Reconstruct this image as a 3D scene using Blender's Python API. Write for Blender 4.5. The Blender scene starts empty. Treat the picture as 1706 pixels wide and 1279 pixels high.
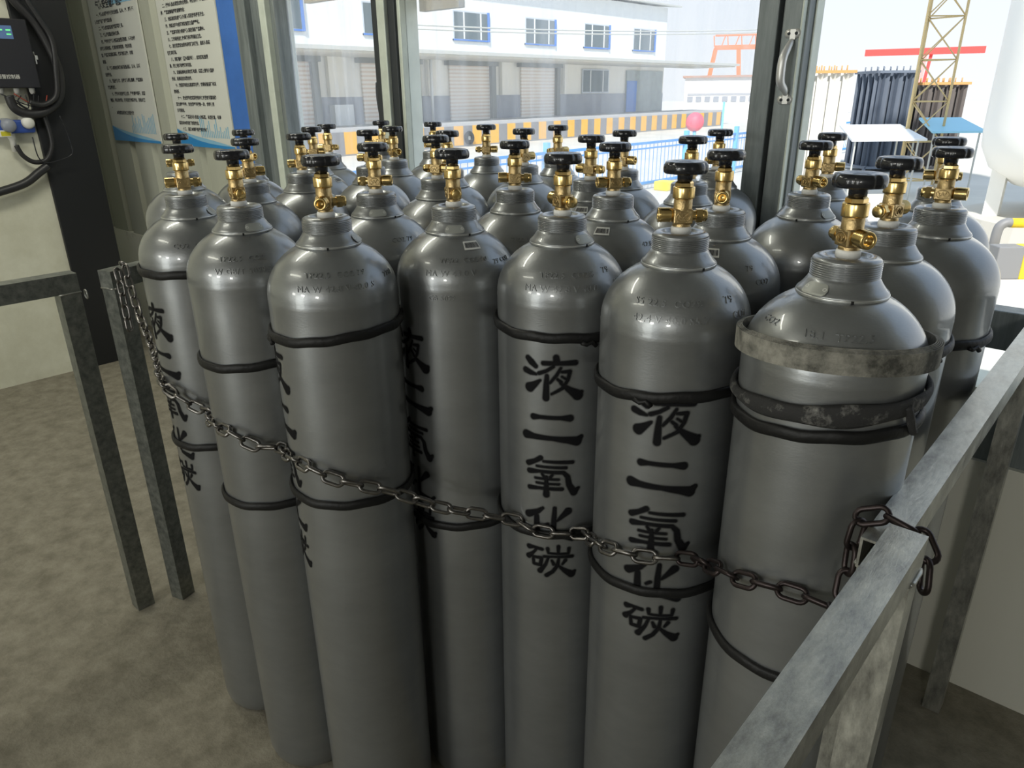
import bpy, bmesh, math, random
from mathutils import Vector, Matrix
random.seed(7)
S = bpy.context.scene
COL = S.collection
PI = math.pi

# ------------------------------------------------------------ camera, world, light, exposure
CAMZ = 1.4886
cam_d = bpy.data.cameras.new('camera')
cam = bpy.data.objects.new('camera', cam_d); COL.objects.link(cam)
fw = Vector((-0.6218, 0.6882, -0.3739)).normalized()
rt = Vector((0.7446, 0.6675, -0.0097)); rt = (rt - fw * rt.dot(fw)).normalized()
up = rt.cross(fw).normalized()
M4 = Matrix((rt, up, -fw)).transposed().to_4x4(); M4.translation = (0, 0, CAMZ)
cam.matrix_world = M4
cam_d.sensor_fit = 'HORIZONTAL'; cam_d.sensor_width = 36.0
cam_d.lens = 1202.555 / 1706 * 36.0
cam_d.clip_start = 0.02; cam_d.clip_end = 400
S.camera = cam

S.view_settings.view_transform = 'Standard'
S.view_settings.look = 'None'
S.view_settings.exposure = 0.0
S.view_settings.gamma = 1.0
S.view_settings.use_curve_mapping = False

W = bpy.data.worlds.new('sky'); S.world = W; W.use_nodes = True
wn, wl = W.node_tree.nodes, W.node_tree.links
bg = wn['Background']
tc = wn.new('ShaderNodeTexCoord'); sx = wn.new('ShaderNodeSeparateXYZ'); cr = wn.new('ShaderNodeValToRGB')
wl.new(tc.outputs['Generated'], sx.inputs[0]); wl.new(sx.outputs['Z'], cr.inputs[0]); wl.new(cr.outputs[0], bg.inputs[0])
cr.color_ramp.elements[0].position = 0.0; cr.color_ramp.elements[0].color = (0.92, 0.96, 1.0, 1)
cr.color_ramp.elements[1].position = 0.5; cr.color_ramp.elements[1].color = (0.62, 0.78, 1.0, 1)
bg.inputs[1].default_value = 1.08

sun_d = bpy.data.lights.new('sun', 'SUN'); sun_d.energy = 5.2; sun_d.angle = math.radians(1.5); sun_d.color = (1, .96, .9)
sun = bpy.data.objects.new('sun', sun_d); COL.objects.link(sun)
sun.rotation_euler = Vector((0.45, -0.75, 0.85)).to_track_quat('Z', 'Y').to_euler()

def area(name, loc, target, sx_, sy_, power, color=(1, 1, 1)):
    d = bpy.data.lights.new(name, 'AREA'); d.shape = 'RECTANGLE'; d.size = sx_; d.size_y = sy_; d.energy = power; d.color = color
    o = bpy.data.objects.new(name, d); COL.objects.link(o); o.location = loc
    o.rotation_euler = (Vector(loc) - Vector(target)).to_track_quat('Z', 'Y').to_euler()
    return o
# daylight through the windows and the open doorway in the wall behind the camera
BACK = -5.0
for bx_, pw_ in ((-2.75, 20), (-0.95, 28), (1.75, 44)):
    area('window_daylight', (bx_, BACK + .06, 2.35), (bx_, 0, 2.2), 0.62, 0.42, pw_, (1, .98, .9))
area('doorway_daylight', (-1.5, BACK + .06, 1.1), (-1.5, 0, 1.1), 1.5, 2.1, 44, (.97, 1, .93))
area('added_ceiling_fill', (-2.4, -1.2, 3.1), (-2.4, -1.2, 0), 1.3, .2, 12, (1, .98, .84))  # added fill from overhead, no fixture: brightens posters, shoulders and floor
area('added_ceiling_fill', (-2.75, .72, 3.1), (-3.7, 1.0, 0), 1.3, .2, 30, (1, .98, .84))  # unseen fill, added to lift the column's shadow off the posters

# ------------------------------------------------------------ materials
def nt(name):
    m = bpy.data.materials.new(name); m.use_nodes = True
    n = m.node_tree.nodes; return m, n, m.node_tree.links, n['Principled BSDF']
def mat(name, col, rough=.5, metal=0.0, noise=0.0, scale=8.0, bump=0.0, bscale=None, coat=0.0, coat_rough=.1, stretch=(1, 1, 1), rnd=0.0, spec=.5):
    m, n, l, b = nt(name)
    b.inputs['Base Color'].default_value = (*col, 1); b.inputs['Roughness'].default_value = rough
    b.inputs['Metallic'].default_value = metal; b.inputs['Coat Weight'].default_value = coat
    b.inputs['Coat Roughness'].default_value = coat_rough; b.inputs['Specular IOR Level'].default_value = spec
    if noise or bump or rnd:
        t = n.new('ShaderNodeTexCoord'); mp = n.new('ShaderNodeMapping'); mp.inputs['Scale'].default_value = stretch
        l.new(t.outputs['Object'], mp.inputs[0])
        last = None
        if noise:
            a = n.new('ShaderNodeTexNoise'); a.inputs['Scale'].default_value = scale; a.inputs['Detail'].default_value = 6; a.inputs['Roughness'].default_value = .65
            l.new(mp.outputs[0], a.inputs[0])
            r = n.new('ShaderNodeMapRange'); r.inputs[1].default_value = .3; r.inputs[2].default_value = .7
            r.inputs[3].default_value = 1 - noise; r.inputs[4].default_value = 1 + noise
            l.new(a.outputs[0], r.inputs[0]); last = r.outputs[0]
        if rnd:
            oi = n.new('ShaderNodeObjectInfo'); r2 = n.new('ShaderNodeMapRange')
            r2.inputs[3].default_value = 1 - rnd; r2.inputs[4].default_value = 1 + rnd
            l.new(oi.outputs['Random'], r2.inputs[0])
            if last is not None:
                mm = n.new('ShaderNodeMath'); mm.operation = 'MULTIPLY'; l.new(last, mm.inputs[0]); l.new(r2.outputs[0], mm.inputs[1]); last = mm.outputs[0]
            else: last = r2.outputs[0]
        if last is not None:
            vm = n.new('ShaderNodeVectorMath'); vm.operation = 'SCALE'; vm.inputs[0].default_value = col
            l.new(last, vm.inputs['Scale']); l.new(vm.outputs[0], b.inputs['Base Color'])
        if bump:
            a2 = n.new('ShaderNodeTexNoise'); a2.inputs['Scale'].default_value = bscale or scale; a2.inputs['Detail'].default_value = 5
            l.new(mp.outputs[0], a2.inputs[0]); bp = n.new('ShaderNodeBump'); bp.inputs['Strength'].default_value = bump; bp.inputs['Distance'].default_value = .01
            l.new(a2.outputs[0], bp.inputs['Height']); l.new(bp.outputs[0], b.inputs['Normal'])
    return m

def mix_mat(name, c1, c2, scale, lo, hi, rough=.6, metal=0, bump=0, stretch=(1, 1, 1), detail=8, rough2=None):
    """two colours mottled by noise (stains, galvanising, dust)"""
    m, n, l, b = nt(name)
    t = n.new('ShaderNodeTexCoord'); mp = n.new('ShaderNodeMapping'); mp.inputs['Scale'].default_value = stretch
    l.new(t.outputs['Object'], mp.inputs[0])
    a = n.new('ShaderNodeTexNoise'); a.inputs['Scale'].default_value = scale; a.inputs['Detail'].default_value = detail; a.inputs['Roughness'].default_value = .7
    l.new(mp.outputs[0], a.inputs[0])
    r = n.new('ShaderNodeValToRGB'); r.color_ramp.elements[0].position = lo; r.color_ramp.elements[1].position = hi
    r.color_ramp.elements[0].color = (*c1, 1); r.color_ramp.elements[1].color = (*c2, 1)
    l.new(a.outputs[0], r.inputs[0]); l.new(r.outputs[0], b.inputs['Base Color'])
    b.inputs['Roughness'].default_value = rough; b.inputs['Metallic'].default_value = metal
    if rough2 is not None:
        rr = n.new('ShaderNodeMapRange'); rr.inputs[1].default_value = lo; rr.inputs[2].default_value = hi
        rr.inputs[3].default_value = rough; rr.inputs[4].default_value = rough2; l.new(a.outputs[0], rr.inputs[0]); l.new(rr.outputs[0], b.inputs['Roughness'])
    if bump:
        bp = n.new('ShaderNodeBump'); bp.inputs['Strength'].default_value = bump; bp.inputs['Distance'].default_value = .01
        l.new(a.outputs[0], bp.inputs['Height']); l.new(bp.outputs[0], b.inputs['Normal'])
    return m

PAINT = mat('grey_cylinder_paint', (.262, .272, .276), .36, .72, noise=.10, scale=5, stretch=(1, 1, 2.5), bump=.03, bscale=180, coat=.5, coat_rough=.06, rnd=.07)
BRASS = mat('brass', (.76, .55, .23), .24, 1.0, noise=.18, scale=60)
BRASS_CAST = mat('cast_brass', (.52, .385, .19), .38, 1.0, noise=.2, scale=90, bump=.15, bscale=400)
WHEEL = mat('black_moulded_plastic', (.012, .013, .017), .22, 0, coat=.3, coat_rough=.1)
TEFLON = mat('white_sealing_tape', (.80, .80, .77), .55)
RUBBER = mat('black_rubber', (.009, .009, .009), .5, spec=.3, bump=.2, bscale=60)
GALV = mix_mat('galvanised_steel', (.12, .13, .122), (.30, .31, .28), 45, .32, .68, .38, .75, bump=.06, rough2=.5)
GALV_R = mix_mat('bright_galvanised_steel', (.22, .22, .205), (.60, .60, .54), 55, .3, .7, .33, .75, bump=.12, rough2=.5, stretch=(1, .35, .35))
CHAINM = mat('chain_steel', (.20, .19, .18), .32, 1.0, noise=.4, scale=40)
WEB = mix_mat('dirty_webbing', (.05, .05, .042), (.30, .29, .25), 26, .35, .62, .85, 0, bump=.4)
WEB2 = mix_mat('black_dirty_webbing', (.02, .02, .02), (.22, .215, .2), 30, .5, .66, .8, 0, bump=.4)
FLOORM = mix_mat('dusty_concrete', (.17, .153, .115), (.31, .285, .225), 13, .34, .68, .85, 0, bump=.8, detail=15)
PLASTER = mix_mat('dirty_white_plaster', (.50, .49, .38), (.66, .66, .55), 2.5, .25, .6, .8, 0, bump=.15)
PLASTER2 = mix_mat('scuffed_white_wall', (.50, .47, .40), (.76, .75, .66), 6, .22, .40, .75, 0, bump=.1)
PANEL = mat('cream_sandwich_panel', (.40, .41, .34), .5, 0, noise=.08, scale=2, stretch=(3, 1, .5))
BLACKCOL = mat('black_column_paint', (.008, .009, .011), .5)
BLUE = mat('blue_painted_steel', (.045, .15, .48), .45, noise=.15, scale=4)
FRAME = mix_mat('weathered_frame_steel', (.11, .13, .135), (.26, .29, .29), 7, .3, .7, .5, .3, stretch=(4, 4, .4))
FRAME_L = mat('pale_green_frame_edge', (.58, .63, .56), .45, .2, noise=.12, scale=10)
FRAME_D = mat('dark_frame_groove', (.035, .04, .045), .5, .2)
CEIL = mat('ceiling_sheet', (.30, .30, .28), .8)
WHITE_P = mat('poster_white', (.60, .61, .56), .55)
POSTER_B = mat('poster_blue', (.02, .22, .52), .45)
POSTER_B2 = mat('poster_light_blue', (.22, .45, .62), .5)
INKP = mat('printed_black', (.03, .03, .035), .6)
CHROME = mat('handle_chrome', (.72, .72, .70), .4, .6)
HOSE = mat('black_hose', (.02, .02, .022), .42, bump=.1, bscale=300)
BOXM = mat('controller_black_case', (.014, .014, .018), .4)
WHITE_PL = mat('white_plastic', (.7, .7, .66), .45)
VALVE_BLUE = mat('blue_plastic', (.03, .08, .35), .4)
YEL = mat('yellow_plastic', (.55, .50, .03), .4)

def emis(name, col, s):
    m, n, l, b = nt(name); b.inputs['Base Color'].default_value = (*col, 1)
    b.inputs['Emission Color'].default_value = (*col, 1); b.inputs['Emission Strength'].default_value = s; return m
SCREEN = emis('lit_screen', (.06, .11, .22), .5)
SCREEN_G = emis('lit_green_digits', (.15, .8, .25), .7)

# ink with a soft sprayed edge: the mesh carries how much paint each spot took
INK, n_, l_, b_ = nt('sprayed_black_paint')
b_.inputs['Base Color'].default_value = (.005, .005, .006, 1); b_.inputs['Roughness'].default_value = .75; b_.inputs['Specular IOR Level'].default_value = .15
at_ = n_.new('ShaderNodeAttribute'); at_.attribute_name = 'paint'
l_.new(at_.outputs['Fac'], b_.inputs['Alpha'])

# glass pane: clear, a little mirror, a little dust that the daylight catches
def glass(name, dust):
    m, n, l, b = nt(name); out = n['Material Output']
    tr = n.new('ShaderNodeBsdfTransparent'); gl = n.new('ShaderNodeBsdfGlossy'); gl.inputs['Roughness'].default_value = .02
    lw_ = n.new('ShaderNodeLayerWeight'); lw_.inputs[0].default_value = .5; pw = n.new('ShaderNodeMath'); pw.operation = 'POWER'; pw.inputs[1].default_value = 5
    fr = n.new('ShaderNodeMapRange'); fr.inputs[3].default_value = .035; fr.inputs[4].default_value = .9
    l.new(lw_.outputs['Facing'], pw.inputs[0]); l.new(pw.outputs[0], fr.inputs[0])
    m1 = n.new('ShaderNodeMixShader'); l.new(fr.outputs[0], m1.inputs[0]); l.new(tr.outputs[0], m1.inputs[1]); l.new(gl.outputs[0], m1.inputs[2])
    tl = n.new('ShaderNodeBsdfTranslucent'); tl.inputs[0].default_value = (.95, .97, 1, 1)
    t = n.new('ShaderNodeTexCoord'); mp = n.new('ShaderNodeMapping'); mp.inputs['Scale'].default_value = (14, 1, .7)
    no = n.new('ShaderNodeTexNoise'); no.inputs['Scale'].default_value = 1.3; no.inputs['Detail'].default_value = 7
    l.new(t.outputs['Object'], mp.inputs[0]); l.new(mp.outputs[0], no.inputs[0])
    r = n.new('ShaderNodeMapRange'); r.inputs[1].default_value = .4; r.inputs[2].default_value = .8; r.inputs[3].default_value = dust * .6; r.inputs[4].default_value = dust * 2.2
    l.new(no.outputs[0], r.inputs[0])
    m2 = n.new('ShaderNodeMixShader'); l.new(r.outputs[0], m2.inputs[0]); l.new(m1.outputs[0], m2.inputs[1]); l.new(tl.outputs[0], m2.inputs[2])
    l.new(m2.outputs[0], out.inputs[0]); return m
GLASS = glass('dusty_window_glass', .13)

# ------------------------------------------------------------ mesh helpers
class MB:
    def __init__(s): s.v = []; s.f = []; s.sm = []
    def add(s, vs, fs, smooth=False):
        k = len(s.v); s.v += [tuple(a) for a in vs]; s.f += [tuple(i + k for i in f) for f in fs]; s.sm += [smooth] * len(fs); return s
    def box(s, a, b, bev=0.0):
        x0, y0, z0 = [min(p, q) for p, q in zip(a, b)]; x1, y1, z1 = [max(p, q) for p, q in zip(a, b)]
        if bev <= 0:
            vs = [(x0, y0, z0), (x1, y0, z0), (x1, y1, z0), (x0, y1, z0), (x0, y0, z1), (x1, y0, z1), (x1, y1, z1), (x0, y1, z1)]
            return s.add(vs, [(0, 3, 2, 1), (4, 5, 6, 7), (0, 1, 5, 4), (1, 2, 6, 5), (2, 3, 7, 6), (3, 0, 4, 7)])
        bm = bmesh.new(); bmesh.ops.create_cube(bm, size=1)
        for v in bm.verts: v.co = Vector(((x0 + x1) / 2 + v.co.x * (x1 - x0), (y0 + y1) / 2 + v.co.y * (y1 - y0), (z0 + z1) / 2 + v.co.z * (z1 - z0)))
        bmesh.ops.bevel(bm, geom=list(bm.edges), offset=bev, segments=2, affect='EDGES', profile=.5)
        bm.verts.index_update(); vs = [v.co.copy() for v in bm.verts]; fs = [[v.index for v in f.verts] for f in bm.faces]; bm.free()
        return s.add(vs, fs)
    def lathe(s, prof, n=48, origin=(0, 0, 0), axis='Z', mod=None, smooth=True, a0=0, a1=2 * PI):
        full = abs(a1 - a0 - 2 * PI) < 1e-6; m = n if full else n + 1
        vs = []
        for r, z in prof:
            for i in range(m):
                t = a0 + (a1 - a0) * i / n; rr = mod(r, z, t) if mod else r
                x, y = rr * math.cos(t), rr * math.sin(t)
                p = (x, y, z) if axis == 'Z' else (z, x, y) if axis == 'X' else (y, z, x)
                vs.append((p[0] + origin[0], p[1] + origin[1], p[2] + origin[2]))
        fs = []
        for j in range(len(prof) - 1):
            for i in range(n):
                a = j * m + i; b = j * m + (i + 1) % m; c = (j + 1) * m + (i + 1) % m; d = (j + 1) * m + i
                fs.append((a, d, c, b) if axis != 'Z' or True else (a, b, c, d))
        return s.add(vs, fs, smooth)
    def tube(s, pts, r, n=10, closed=False, caps=True, smooth=True, rad=None):
        pts = [Vector(p) for p in pts]; N = len(pts); vs = []; fs = []
        prev = None
        for i, p in enumerate(pts):
            if closed: t = (pts[(i + 1) % N] - pts[i - 1])
            else: t = pts[min(i + 1, N - 1)] - pts[max(i - 1, 0)]
            t.normalize()
            if prev is None:
                a = Vector((0, 0, 1)) if abs(t.z) < .9 else Vector((1, 0, 0)); u = t.cross(a).normalized()
            else: u = (prev - t * prev.dot(t)).normalized()
            prev = u; w = t.cross(u); rr = rad[i] if rad else r
            for k in range(n):
                q = 2 * PI * k / n; vs.append(p + u * (rr * math.cos(q)) + w * (rr * math.sin(q)))
        for i in range(N if closed else N - 1):
            for k in range(n):
                a = i * n + k; b = i * n + (k + 1) % n; c = ((i + 1) % N) * n + (k + 1) % n; d = ((i + 1) % N) * n + k
                fs.append((a, b, c, d))
        if caps and not closed: fs += [tuple(range(n - 1, -1, -1)), tuple((N - 1) * n + k for k in range(n))]
        return s.add(vs, fs, smooth)
    def beam(s, a, b, w, h=None, upv=(0, 0, 1)):
        a, b = Vector(a), Vector(b); h = h or w; t = (b - a).normalized(); uu = Vector(upv)
        if abs(t.dot(uu)) > .95: uu = Vector((0, 1, 0))
        x = t.cross(uu).normalized() * w / 2; y = x.normalized().cross(t) * h / 2
        vs = [a - x - y, a + x - y, a + x + y, a - x + y, b - x - y, b + x - y, b + x + y, b - x + y]
        return s.add(vs, [(0, 3, 2, 1), (4, 5, 6, 7), (0, 1, 5, 4), (1, 2, 6, 5), (2, 3, 7, 6), (3, 0, 4, 7)])
    def mesh(s, name, m):
        me = bpy.data.meshes.new(name); me.from_pydata([tuple(v) for v in s.v], [], s.f); me.update()
        me.polygons.foreach_set('use_smooth', s.sm)
        bm = bmesh.new(); bm.from_mesh(me); bmesh.ops.remove_doubles(bm, verts=bm.verts, dist=1e-6)
        bmesh.ops.recalc_face_normals(bm, faces=bm.faces); bm.to_mesh(me); bm.free()
        if m: me.materials.append(m)
        return me
    def obj(s, name, m, parent=None, loc=None):
        return place(name, s.mesh(name, m), parent, loc)

def place(name, me, parent=None, loc=None, rot=None):
    o = bpy.data.objects.new(name, me); COL.objects.link(o)
    if parent: o.parent = parent
    if loc is not None: o.location = loc
    if rot is not None: o.rotation_euler = rot
    return o
def root(name, loc=(0, 0, 0), rz=0):
    o = bpy.data.objects.new(name, None); COL.objects.link(o); o.location = loc; o.rotation_euler = (0, 0, rz); o.empty_display_size = .1; return o
def tag(o, label, cat=None, group=None):
    o['label'] = label
    if cat: o['category'] = cat
    if group: o['group'] = group
    return o
def struct(o): o['kind'] = 'structure'; return o
def smooth_curve(pts, k=6, closed=False):
    """Catmull-Rom through the points"""
    P = [Vector(p) for p in pts]; n = len(P); out = []
    for i in range(n if closed else n - 1):
        p0 = P[i - 1] if (i or closed) else P[0]; p1 = P[i]; p2 = P[(i + 1) % n]; p3 = P[(i + 2) % n] if (closed or i + 2 < n) else P[-1]
        for j in range(k):
            t = j / k
            out.append(.5 * ((2 * p1) + (-p0 + p2) * t + (2 * p0 - 5 * p1 + 4 * p2 - p3) * t * t + (-p0 + 3 * p1 - 3 * p2 + p3) * t ** 3))
    if not closed: out.append(P[-1])
    return out
def text_geo(body, size, extrude=0.0, align='LEFT', res=3, spacing=1.0, line=1.0, bold=0.0):
    """outlines of lettering as plain vertices and faces"""
    c = bpy.data.curves.new('lettering', 'FONT'); c.body = body; c.size = size; c.extrude = extrude; c.align_x = align
    c.resolution_u = res; c.offset = bold; c.space_character = spacing; c.space_line = line
    o = bpy.data.objects.new('lettering', c); COL.objects.link(o)
    bpy.context.view_layer.update()
    dg = bpy.context.evaluated_depsgraph_get(); e = o.evaluated_get(dg); me = e.to_mesh()
    vs = [v.co.copy() for v in me.vertices]; fs = [tuple(p.vertices) for p in me.polygons]
    e.to_mesh_clear(); bpy.data.objects.remove(o); bpy.data.curves.remove(c)
    return vs, fs

# ------------------------------------------------------------ room (x along the window wall, y towards it)
WY = 1.91        # room face of the window wall
LX = -4.57       # left wall
b = MB().box((LX - 1.2, BACK, -.12), (3.6, WY + .14, 0)); struct(b.obj('floor', FLOORM))
b = MB().box((LX - 1.2, BACK, 3.15), (3.6, WY + .14, 3.3)); struct(b.obj('ceiling', CEIL))
b = MB().box((LX - .2, BACK, 0), (LX, 1.34, 3.15)); struct(b.obj('wall_left', PLASTER))
b = MB().box((LX - 1.2, 1.5, 0), (LX - 1.05, WY, 3.15)); b.box((LX - 1.2, 1.2, 0), (LX - .2, 1.34, 3.15)); struct(b.obj('wall_recess', PLASTER))
b = MB().box((3.45, BACK, 0), (3.6, WY, 3.15)); struct(b.obj('wall_right', CEIL))
b = MB()      # wall behind the camera with its doorway and three windows
xs = [LX - .2, -3.15, -2.35, -1.35, -.55, 1.35, 2.15, 3.6]
b.box((LX - .2, BACK - .15, 2.65), (3.6, BACK, 3.15)); b.box((LX - .2, BACK - .15, 0), (-2.0, BACK, 2.05)); b.box((.2, BACK - .15, 0), (3.6, BACK, 2.05))
b.box((LX - .2, BACK - .15, 2.05), (-3.15, BACK, 2.65)); b.box((-2.35, BACK - .15, 2.05), (-2.0, BACK, 2.65))
struct(b.obj('wall_back', PLASTER2))
# lower part of the window wall
b = MB().box((LX - 1.2, WY - .005, 0), (1.35, WY + .14, .65), 0); b.box((1.35, WY - .005, 0), (3.6, WY + .14, 3.15)); b.box((LX - 1.2, WY, 2.55), (3.6, WY + .14, 3.15))
struct(b.obj('wall_window', PLASTER2))
b = MB().box((-3.32, WY + .01, .65), (1.35, WY + .12, .80)); struct(b.obj('trim_1', FRAME))
b = MB().box((-3.32, WY - .01, .80), (1.35, WY + .13, .835)); struct(b.obj('trim_2', FRAME_L))
b = MB().box((-3.32, WY, .93), (1.35, WY + .06, 1.02), .003); struct(b.obj('trim_3', FRAME))
# ribbed panel carrying the posters
b = MB(); x = LX - 1.1; prof = []
while x < -3.5:
    prof += [(x, WY), (x + .19, WY), (x + .205, WY + .028), (x + .255, WY + .028), (x + .27, WY)]; x += .30
prof = [(min(px, -3.5), py) for px, py in prof] + [(-3.5, WY)]
vs = [(px, py, .65) for px, py in prof] + [(px, py, 2.55) for px, py in prof]; n = len(prof)
b.add(vs, [(i, i + 1, n + i + 1, n + i) for i in range(n - 1)]); b.box((LX - 1.1, WY + .03, .65), (-3.5, WY + .12, 2.55))
struct(b.obj('wall_poster_panel', PANEL))
b = MB().box((-3.52, WY - .03, .3), (-3.33, WY + .1, 2.55), .004); struct(b.obj('trim_4', BLUE))
# left jamb: dark box section, pale strip, groove, strip
b = MB().box((-3.33, WY - .05, .3), (-3.24, WY + .1, 2.55), .004); b.box((-3.24, WY - .02, .3), (-3.15, WY + .1, 2.55), .004); struct(b.obj('trim_5', FRAME))
b = MB().box((-3.15, WY - .035, .3), (-3.10, WY + .1, 2.55), .004); struct(b.obj('trim_6', FRAME_L))
b = MB().box((-3.10, WY - .01, .3), (-3.055, WY + .045, 2.55), .003); b.box((-3.055, WY - .03, .3), (-3.035, WY + .04, 2.55), .003); struct(b.obj('trim_7', FRAME))
# mullion
b = MB().box((-2.42, WY + .0, .8), (-2.365, WY + .09, 2.55), .003); b.box((-2.32, WY - .005, .8), (-2.28, WY + .09, 2.55), .003); struct(b.obj('trim_8', FRAME_D))
b = MB().box((-2.365, WY - .02, .8), (-2.32, WY + .07, 2.55), .003); b.box((-2.28, WY + .005, .8), (-2.26, WY + .09, 2.55), .003); struct(b.obj('trim_9', FRAME_L))
# ragged rubber strip curling off the mullion
b = MB(); pr = [(-2.425, 1.98), (-2.427, 1.55), (-2.44, 1.53), (-2.442, 1.47), (-2.43, 1.40), (-2.42, 1.38)]
b.tube(smooth_curve([(a, WY + .02, c) for a, c in pr], 4), .006, 8); tag(b.obj('rubber_seal_strip', FRAME_D), 'torn dark rubber seal strip curling off the left edge of the middle window post', 'seal strip')
# sliding door leaf: stile, groove, stile, edges, handle
door = root('door_1', (0, 0, 0)); struct(door)
MB().box((-.872, WY - .03, .3), (-.820, WY + .03, 2.55), .004).obj('stile', FRAME, door)
MB().box((-.820, WY - .005, .3), (-.808, WY + .03, 2.55), .002).obj('groove', FRAME_D, door)
MB().box((-.808, WY - .03, .3), (-.762, WY + .03, 2.55), .004).obj('stile', FRAME, door)
MB().box((-.762, WY - .035, .3), (-.757, WY + .03, 2.55), .002).obj('edge_strip', FRAME_L, door)
MB().box((-.757, WY - .015, .3), (-.752, WY + .05, 2.55), .001).obj('channel', FRAME, door)
MB().box((-.752, WY + .02, .3), (-.747, WY + .065, 2.55), .002).obj('edge_strip', FRAME_L, door)
hb = MB(); hx = -.777
hb.tube(smooth_curve([(hx, WY - .034, 1.60), (hx - .002, WY - .046, 1.585), (hx - .005, WY - .062, 1.56), (hx - .006, WY - .064, 1.53), (hx - .005, WY - .060, 1.505), (hx, WY - .046, 1.49), (hx, WY - .034, 1.478)], 5), .008, 12,
        rad=[.004 + .0065 * math.sin(PI * i / 30) ** .5 for i in range(31)])
for zc, sg in ((1.612, 1), (1.468, -1)):
    for dx in (-.009, .009): hb.lathe([(0, -.0045), (.0105, -.0045), (.0105, .001)], 16, (hx + dx, WY - .031, zc + sg * .002), 'Y')
    hb.box((hx - .007, WY - .036, zc - .012), (hx + .007, WY - .0305, zc + .012), .001)
hd = hb.obj('handle', CHROME, door); hd['label'] = 'chrome pull handle'
sb = MB()
for zc in (1.614, 1.466):
    for dx in (-.009, .009): sb.lathe([(0, -.0075), (.0035, -.0068), (.004, -.0045)], 10, (hx + dx, WY - .031, zc), 'Y')
sb.obj('screw', FRAME_D, hd)
# panes
for i, (x0, x1, g) in enumerate(((-3.04, -2.42, GLASS), (-2.26, -.872, GLASS))):
    w = MB().box((x0, WY + .030, .80), (x1, WY + .034, 2.55)).obj('window_%d' % (i + 1), g); struct(w)
# black column
b = MB().box((LX - .10, 1.33, 0), (LX + .02, 1.60, 3.15), .004); struct(b.obj('trim_11', BLACKCOL))

# ------------------------------------------------------------ gas cylinders
R = .1095; HC = 1.3037
def shoulder(z): return R * math.sqrt(max(0, 1 - ((z - 1.175) / .0927) ** 2))
prof = [(0, .012), (.05, .010), (.078, .003), (.088, 0), (.097, .004), (.1045, .014), (.1085, .03), (R, .05), (R, .4), (R, .8), (R, 1.12), (R, 1.168), (R + .0004, 1.172), (R - .0001, 1.1755)]
k = 18
for i in range(1, k + 1):
    ph = math.asin(.895) * i / k; prof.append((R * math.cos(ph), 1.175 + .0927 * math.sin(ph)))
prof.append((.044, 1.260))
BODY = MB().lathe(prof, 72).mesh('cylinder_body', PAINT)
cp = [(.0490, 1.2555), (.0515, 1.2555), (.0530, 1.2570), (.0533, 1.2600), (.0528, 1.2620), (.0490, 1.2655), (.0455, 1.2700), (.0425, 1.2745), (.0404, 1.2782)]
for i in range(7): z = 1.2788 + i * .0026; cp += [(.0389, z), (.0392, z + .0005), (.0406, z + .0012), (.0406, z + .0019), (.0392, z + .0025)]
cp += [(.0399, 1.2975), (.0390, 1.2998), (.0370, 1.3018), (.0335, 1.3032), (.0290, 1.3040), (.0255, 1.3030), (.0235, 1.3005), (.0200, 1.2990), (.012, 1.2990)]
COLLAR = MB().lathe(cp, 64).mesh('neck_collar', PAINT)
LIP = MB().lathe([(.0527, 1.2562), (.0538, 1.2568), (.0540, 1.2590), (.0535, 1.2602), (.0525, 1.2604)], 64).mesh('collar_lip_highlight', mat('lip_highlight_paint', (.50, .51, .50), .3, .7))  # thin lighter ring: the lip's highlight put into its colour
NOTCH = MB().box((.0525, -.0016, 1.2562), (.0545, .0016, 1.2600)).mesh('lip_notch', RUBBER)
def ring_mesh(zc, tx, ty, h=.0086, t=.0045, knot=None):
    b = MB(); n = 72; m = 10; vs = []
    for i in range(n):
        a = 2 * PI * i / n; dz = tx * math.cos(a) + ty * math.sin(a) + .0015 * math.sin(3 * a + 1) + .0008 * math.sin(11 * a)
        for j in range(m):
            q = 2 * PI * j / m; rr = R + .0028 + t * math.cos(q) ; vs.append((rr * math.cos(a), rr * math.sin(a), zc + dz + h * math.sin(q)))
    fs = [(i * m + j, ((i + 1) % n) * m + j, ((i + 1) % n) * m + (j + 1) % m, i * m + (j + 1) % m) for i in range(n) for j in range(m)]
    b.add(vs, fs, True)
    if knot is not None:
        a = knot; c = Vector(((R + .006) * math.cos(a), (R + .006) * math.sin(a), zc + tx * math.cos(a) + ty * math.sin(a) - .004))
        tv = Vector((-math.sin(a), math.cos(a), 0)); b.tube([c - tv * .014, c - tv * .005 + Vector((0, 0, -.004)), c + tv * .004, c + tv * .012 + Vector((0, 0, -.008))], .004, 8)
    return b.mesh('shock_ring', RUBBER)

# valve (origin at the top of the neck, z up)
vb = MB()
vb.lathe([(0, .005), (.0125, .005)] + [p for i in range(4) for p in ((.0128, .006 + i * .0012), (.0120, .0066 + i * .0012))] + [(.0118, .0112), (.0118, .013)], 32)
vb.box((-.0135, -.0125, .0105), (.0135, .0125, .0315), .0022)
vb.lathe([(.0130, .030), (.0128, .0445), (.0118, .0455)], 32)
VALVE_LOWER = vb
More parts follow.
